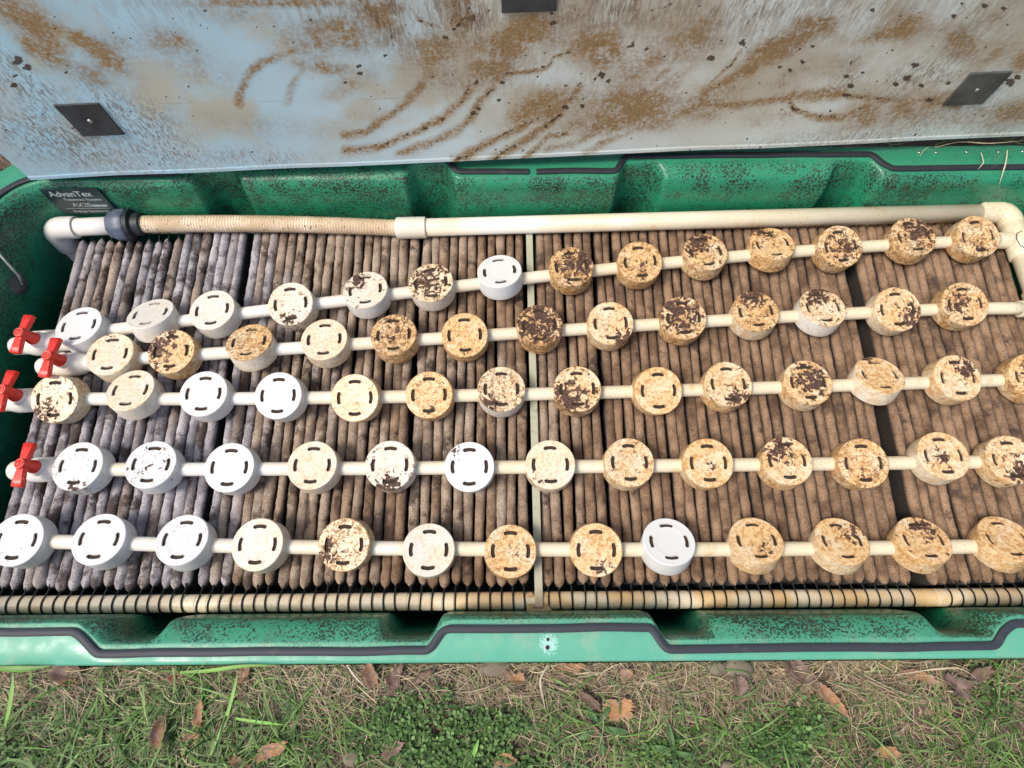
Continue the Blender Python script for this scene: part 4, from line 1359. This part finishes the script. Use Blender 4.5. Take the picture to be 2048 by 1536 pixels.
def smask(x, y):
    pxx, pyy = projn(np.array([[x, y, GZ]])); pxx = pxx[0]; pyy = pyy[0]
    v = .7
    if pyy < 1430: v = 1.0
    if pxx < 600 and pyy > 1380: v = .35
    if 770 < pxx < 1050 and pyy > 1420: v = .25
    if pxx > 1880: v = .35
    return v*(.35+1.0*vnoise(x*11+5, y*11, 78))
rs = np.random.RandomState(11)
FX, FY = (-.95, 1.0), (-.33, -.087)
mass('dry_straw', [ribbons(6200, rs, FX, FY, (.025, .075), (.0008, .0017), STRAWS, .18, GZ+.002, smask, 1.6, arch=.25),
                   ribbons(1800, rs, FX, (-.135, -.088), (.04, .10), (.0008, .0018), STRAWS, .22, GZ+.006, smask, 1.2, aim=(0, 1.2), arch=.3),
                   ribbons(500, rs, (-1.2, 1.3), (.925, 1.0), (.04, .12), (.001, .002), STRAWS, .3, GZ+.005, None, 1.2)],
     M_BLADE, 'dry tan straw and thatch matted on the soil before the basin')
mass('lawn_grass', [ribbons(5600, rs, FX, FY, (.03, .08), (.0012, .0030), GREENS, .40, GZ+.002, gmask, .9, arch=.5),
                    ribbons(330, rs, (-.95, -.30), FY, (.06, .13), (.0028, .0046), GREENS, .4, GZ+.004, gmask, .8, 7, arch=.6),
                    ribbons(110, rs, (.0, .95), FY, (.05, .10), (.0024, .0040), GREENS, .4, GZ+.004, gmask, .8, 7, arch=.6),
                    ribbons(900, rs, (-1.6, 1.7), (.93, 1.15), (.04, .11), (.0014, .003), GREENS, .5, GZ, None, .9),
                    ribbons(5000, rs, (-1.8, 1.9), (-.9, -.33), (.04, .10), (.002, .004), GREENS, .5, GZ, None, .9, 4)],
     M_BLADE, 'green lawn grass growing round the basin')
# low weed cover of small oval leaves
def cover(N, rs, spots, sz, pal):
    V = []; F = []; T = []
    n = 0
    for (cx, cy, rx, ry, k) in spots:
        for _ in range(k):
            a = rs.uniform(0, 2*PI); r = math.sqrt(rs.rand())
            r = r*(.45+.95*vnoise(math.cos(a)*3+cx, math.sin(a)*3+cy, 5))
            p = unp(cx+math.cos(a)*rx*r, cy+math.sin(a)*ry*r, GZ+.006)
            s = rs.uniform(*sz); th = rs.uniform(0, 2*PI); tl = rs.uniform(-.1, .7)
            d = np.array([math.cos(th)*math.cos(tl), math.sin(th)*math.cos(tl), math.sin(tl)])
            sd = np.array([-math.sin(th), math.cos(th), rs.uniform(-.3, .3)])
            z = np.array([0, 0, rs.uniform(0, .012)])
            P = p+z
            pts = [P, P+d*s*.35+sd*s*.34, P+d*s*.75+sd*s*.30, P+d*s*1.05, P+d*s*.75-sd*s*.30, P+d*s*.35-sd*s*.34]
            mid = P+d*s*.55-np.array([0, 0, s*.10])
            b = len(V); V += pts+[mid]
            F += [(b, b+1, b+6), (b+1, b+2, b+6), (b+2, b+3, b+6), (b+3, b+4, b+6), (b+4, b+5, b+6), (b+5, b, b+6)]
            c = np.array(pal[rs.randint(len(pal))])*rs.uniform(.7, 1.3)
            T += [(*c, 1)]*7
    return np.array(V), np.array(F), np.array(T)
CG = [(.075, .155, .035), (.10, .20, .05), (.05, .11, .025), (.15, .26, .08), (.05, .10, .03)]
mass('ground_cover', [cover(0, rs, [(880, 1480, 150, 75, 1500), (800, 1440, 60, 50, 350), (1000, 1440, 60, 30, 280), (960, 1530, 150, 40, 700), (1560, 1490, 80, 50, 420), (1330, 1500, 70, 40, 120),
     (20, 1500, 60, 40, 160), (1990, 1400, 40, 40, 90), (1620, 1440, 60, 40, 200)], (.0040, .0090), CG)], M_BLADE, 'low bright green weed of tiny leaves beside the lawn')

# single broad blades that stand out
def blade(pts, wd, col, label, name='grass_blade'):
    P = [Vector(unp(x, y, z)) for x, y, z in pts]
    # resample
    t = np.linspace(0, len(P)-1, 14); A = np.array([list(p) for p in P])
    C3 = np.stack([np.interp(t, range(len(P)), A[:, k]) for k in range(3)], -1)
    for _ in range(2): C3[1:-1] = (C3[:-2]+2*C3[1:-1]+C3[2:])/4
    d = np.gradient(C3, axis=0); d /= np.linalg.norm(d, axis=1)[:, None]
    sd = np.cross(d, [0, 0, 1]); sd /= np.linalg.norm(sd, axis=1)[:, None]
    wp = wd*.5*np.clip(np.minimum(1, (1-t/t[-1])*2.2+.04), 0, 1)*(.6+.4*np.minimum(1, t/2))
    G = np.stack([C3-sd*wp[:, None], C3-np.array([0, 0, 1])*wp[:, None]*.35, C3+sd*wp[:, None]], 1)
    mb = MB(); mb.grid(G); o = mb.build(name, mat_plain('broad_blade', col, .5, .4, .25, 25), origin=tuple(C3[0]))
    tag(o, label, 'grass blade'); return o
blade([(-40, 1335, -.005), (10, 1338, .004), (60, 1338, .006), (105, 1331, .004)], .010, (.10, .22, .04), 'wide bright green blade against the flange at the lower left')
blade([(5, 1470, -.03), (18, 1420, -.005), (25, 1372, .008), (26, 1345, .01)], .0075, (.17, .30, .07), 'upright light green blade near the lower left corner')
blade([(360, 1345, -.005), (420, 1342, .006), (480, 1332, .010), (560, 1330, .006)], .0065, (.15, .29, .05), 'slim bright green blade lying along the flange, left of centre', )
blade([(420, 1510, -.025), (455, 1430, -.01), (470, 1370, .0), (475, 1345, .006)], .006, (.17, .33, .07), 'pale green blade slanting up through the left grass')
blade([(470, 1437, -.02), (520, 1445, -.012), (570, 1450, -.018)], .006, (.18, .38, .06), 'short sideways green blade in the left grass')
blade([(944, 1520, -.02), (950, 1500, -.012), (958, 1478, -.015)], .0085, (.16, .34, .06), 'oval green blade over the tiny-leaved weed')
blade([(1095, 1330, -.02), (1078, 1360, -.014), (1085, 1395, -.018), (1092, 1425, -.024)], .003, (.50, .43, .33), 'pale dry stalk bent below the screw holes')
blade([(693, 1330, -.015), (710, 1355, -.012), (738, 1382, -.02)], .0028, (.48, .42, .34), 'pale dry stalk sloping right, below the flange left of centre')
blade([(1790, 1350, -.02), (1870, 1338, -.012), (1925, 1335, -.01), (1965, 1368, -.02)], .0028, (.45, .36, .24), 'long bent tan stalk near the lower right')
blade([(2015, 300, .01), (2012, 325, .018), (1998, 370, .0)], .0035, (.60, .55, .38), 'pale straw hanging over the right end of the back gasket')
blade([(1962, 305, .01), (1968, 325, .016), (1955, 340, .010)], .0028, (.55, .50, .34), 'short curled straw beside the back flange rivets')
blade([(1870, 295, .004), (1920, 282, .012), (1975, 288, .014), (2060, 280, .01)], .0026, (.50, .42, .27), 'long tan straw lying in the gap under the right of the lid')
blade([(1840, 312, .002), (1848, 300, .01), (1860, 292, .014)], .002, (.30, .36, .16), 'small greenish straw at the back flange near the gasket bend')
blade([(1752, 282, .0), (1790, 290, .006), (1815, 284, .004)], .0018, (.45, .38, .25), 'tiny tan straw in the dark gap under the lid')
blade([(1870, 290, .004), (1905, 278, .01), (1990, 272, .008), (2050, 290, .01)], .0034, (.22, .30, .09), 'green-tinged straw under the lid at the far right')

# dead leaves
LEAVES = [  # px, py, length px, width px, rot deg, tone, label
 (322,1460,62,34,80,.45,'pinkish brown folded leaf in the left grass'),(398,1430,44,20,100,.85,'small jagged orange tan leaf in the left grass'),(385,1472,34,16,10,.75,'tan scrap of leaf right of the folded leaf'),
 (135,1345,62,32,5,.12,'dark brown leaf under the flange at the left'),(140,1362,34,16,-5,.55,'small reddish brown leaf below the dark left one'),(355,1352,40,20,10,.6,'brown leaf pieces below the flange at lower left'),
 (490,1350,36,26,60,.5,'broken brown leaf pair below the flange'),(545,1500,60,30,25,.9,'rusty orange torn leaf at the bottom, left of centre'),(480,1525,40,20,-20,.6,'brown leaf fragment at the bottom edge'),
 (745,1345,50,32,-60,.5,'reddish brown leaf against the flange, left of centre'),(788,1358,58,32,70,.1,'greyish curled leaf beside the reddish one'),(848,1350,40,18,30,.25,'small crumpled brown leaf below the gasket corner'),
 (1030,1356,50,26,-15,.75,'orange brown leaf below the flange near the screw holes'),(1140,1333,56,20,0,.6,'flat brown leaf tucked under the flange right of the holes'),(1252,1345,30,18,0,.65,'small brown leaf under the flange, right of centre'),
 (786,1498,56,26,25,.15,'grey twisted leaf at the edge of the green weed'),(1240,1415,62,44,10,.95,'pale tan crumbling leaf in the dry thatch'),(1600,1345,64,46,-40,.12,'large purplish grey leaf below the flange on the right'),
 (1660,1395,80,26,-50,.8,'long rust coloured curled leaf beside the purplish one'),(1480,1372,42,34,90,.1,'grey brown leaf below the beige rock'),(1840,1350,56,22,-15,.65,'orange tan pointed leaf at the lower right'),
 (1905,1370,66,48,-50,.05,'large dull purple leaf at the lower right'),(1960,1345,60,26,10,.2,'grey brown leaf touching the flange at the far right'),(1770,1500,44,28,-5,.95,'small peach coloured leaf at the bottom right'),
 (1010,1520,42,20,0,.9,'pinkish tan leaf lying on the rock at the bottom'),(1190,1465,44,18,-60,.3,'narrow brown leaf among the dandelion leaves'),(1180,1400,50,20,-40,.15,'slim greyish leaf right of the bent stalk')]
def dead_leaf(px, py, ln, wd, rot, tone, label, seed):
    rs2 = np.random.RandomState(seed)
    p = unp(px, py, GZ+.014); s = .00082
    Lh, Wh = ln*s/2, wd*s/2
    na, nr = 40, 6
    G = []
    cu = rs2.uniform(.3, 1.1); jag = rs2.uniform(.2, .42)
    for r in range(nr+1):
        ring = []
        for k in range(na):
            a = 2*PI*k/na
            e = abs(math.cos(a))
            rad = (1-.25*(1-e)**2)*(1+jag*(vnoise(np.array(a*1.9), np.array(seed*1.1), 7)-.5)*2*(r/nr)+(.10*jag/.2)*math.sin(k*2.7+seed)*(r/nr)**3)
            pinch = 1-.30*abs(math.cos(a))**4
            x = Lh*math.cos(a)*rad*r/nr; y = Wh*math.sin(a)*rad*pinch*r/nr
            z = (y/Wh)**2*Wh*cu + (x/Lh)**2*Lh*.25*rs2.choice([1]) + (float(vnoise(np.array(x*150+seed), np.array(y*150), 8))-.5)*.006*(r/nr)
            ring.append((x, y, z))
        G.append(ring)
    mb = MB(); mb.grid(np.array(G), closed=True)
    # thin stem
    mb.tube([(-Lh*.95, 0, Lh*.2), (-Lh*1.2, Wh*.1, Lh*.25), (-Lh*1.45, Wh*.3, Lh*.1)], [.0008, .0007, .0005], 6)
    o = mb.build('dead_leaf', M_LEAF)
    o.location = tuple(p); o.rotation_euler = (rs2.uniform(-.35, .35), rs2.uniform(-.3, .3), math.radians(rot))
    md = o.modifiers.new('thickness', 'SOLIDIFY'); md.thickness = .0004
    o['tone'] = float(tone)
    tag(o, label, 'dead leaf', 'dead leaves lying in the grass')
for i, L in enumerate(LEAVES): dead_leaf(*L, seed=200+i)
# stones
def stone(px, py, rx, ry, rz, label, seed, rot=0):
    p = unp(px, py, GZ+.008); s = .00082
    nu_, nv_ = 28, 16; G = []
    rs2 = np.random.RandomState(seed)
    dirs = rs2.normal(size=(7, 3)); dirs /= np.linalg.norm(dirs, axis=1)[:, None]; cut = rs2.uniform(.72, .95, 7)
    for i in range(nv_+1):
        th = PI*i/nv_; row = []
        for k in range(nu_):
            a = 2*PI*k/nu_
            d = np.array([math.sin(th)*math.cos(a), math.sin(th)*math.sin(a), math.cos(th)])
            r = 1.0
            for q, cc in zip(dirs, cut):
                dd = d@q
                if dd > .2: r = min(r, cc/dd)
            row.append((d[0]*rx*s*r, d[1]*ry*s*r, d[2]*rz*s*r))
        G.append(row)
    mb = MB(); mb.grid(np.array(G), closed=True)
    o = mb.build('stone', M_STONE, autosmooth=40); o.location = tuple(p); o.rotation_euler = (.1, .1, rot)
    tag(o, label, 'stone', 'stones in the grass')
stone(706, 1517, 19, 14, 10, 'smooth beige pebble at the bottom edge of the grass', 1)
stone(1012, 1533, 28, 16, 12, 'flat pinkish rock at the bottom edge under a tan leaf', 2)
stone(1478, 1337, 30, 22, 16, 'beige angular rock under the flange right of centre', 3)
stone(990, 1336, 34, 16, 12, 'grey flat rock under the flange beside the orange brown leaf', 4)
stone(1435, 1335, 24, 16, 12, 'dark grey rock left of the beige angular rock', 6)
stone(1455, 1533, 14, 9, 7, 'small grey pebble at the bottom right', 7)

# dandelion plants: rosettes of toothed leaves
def dandelion(px, py, n, ln, label, seed):
    rs2 = np.random.RandomState(seed)
    c = unp(px, py, GZ+.004)
    root = empty('dandelion', tuple(c)); tag(root, label, 'weed', 'dandelion weeds in the thatch')
    mt = mat_plain('dandelion_leaf', (.075, .15, .05), .5, .35, .4, 40)
    for k in range(n):
        a = 2*PI*k/n+rs2.uniform(-.4, .4); L = ln*rs2.uniform(.7, 1.15)
        mb = MB(); G = []; ns = 26
        for i in range(ns+1):
            t = i/ns
            w = L*.13*(math.sin(PI*min(1, t*1.02))**.7)*(.55+.45*t)*(1.0 if i % 3 else .45)+.0006
            if i == ns: w = .0003
            x = t*L; z = .012*math.sin(t*PI*.9)+.003
            bend = math.sin(t*2)*.1*L*(1 if k % 2 else -1)
            G.append([(x-.003*(i % 3 == 1), bend-w, z+.001), (x, bend, z), (x-.003*(i % 3 == 1), bend+w, z+.001)])
        mb.grid(np.array(G)); o = mb.build('leaf', mt, root, smooth=False); o.rotation_euler = (0, 0, a)
dandelion(1195, 1450, 5, .045, 'dandelion with toothed leaves below the pale crumbling leaf', 1)
dandelion(1345, 1500, 4, .045, 'dandelion at the bottom right of the first one', 2)
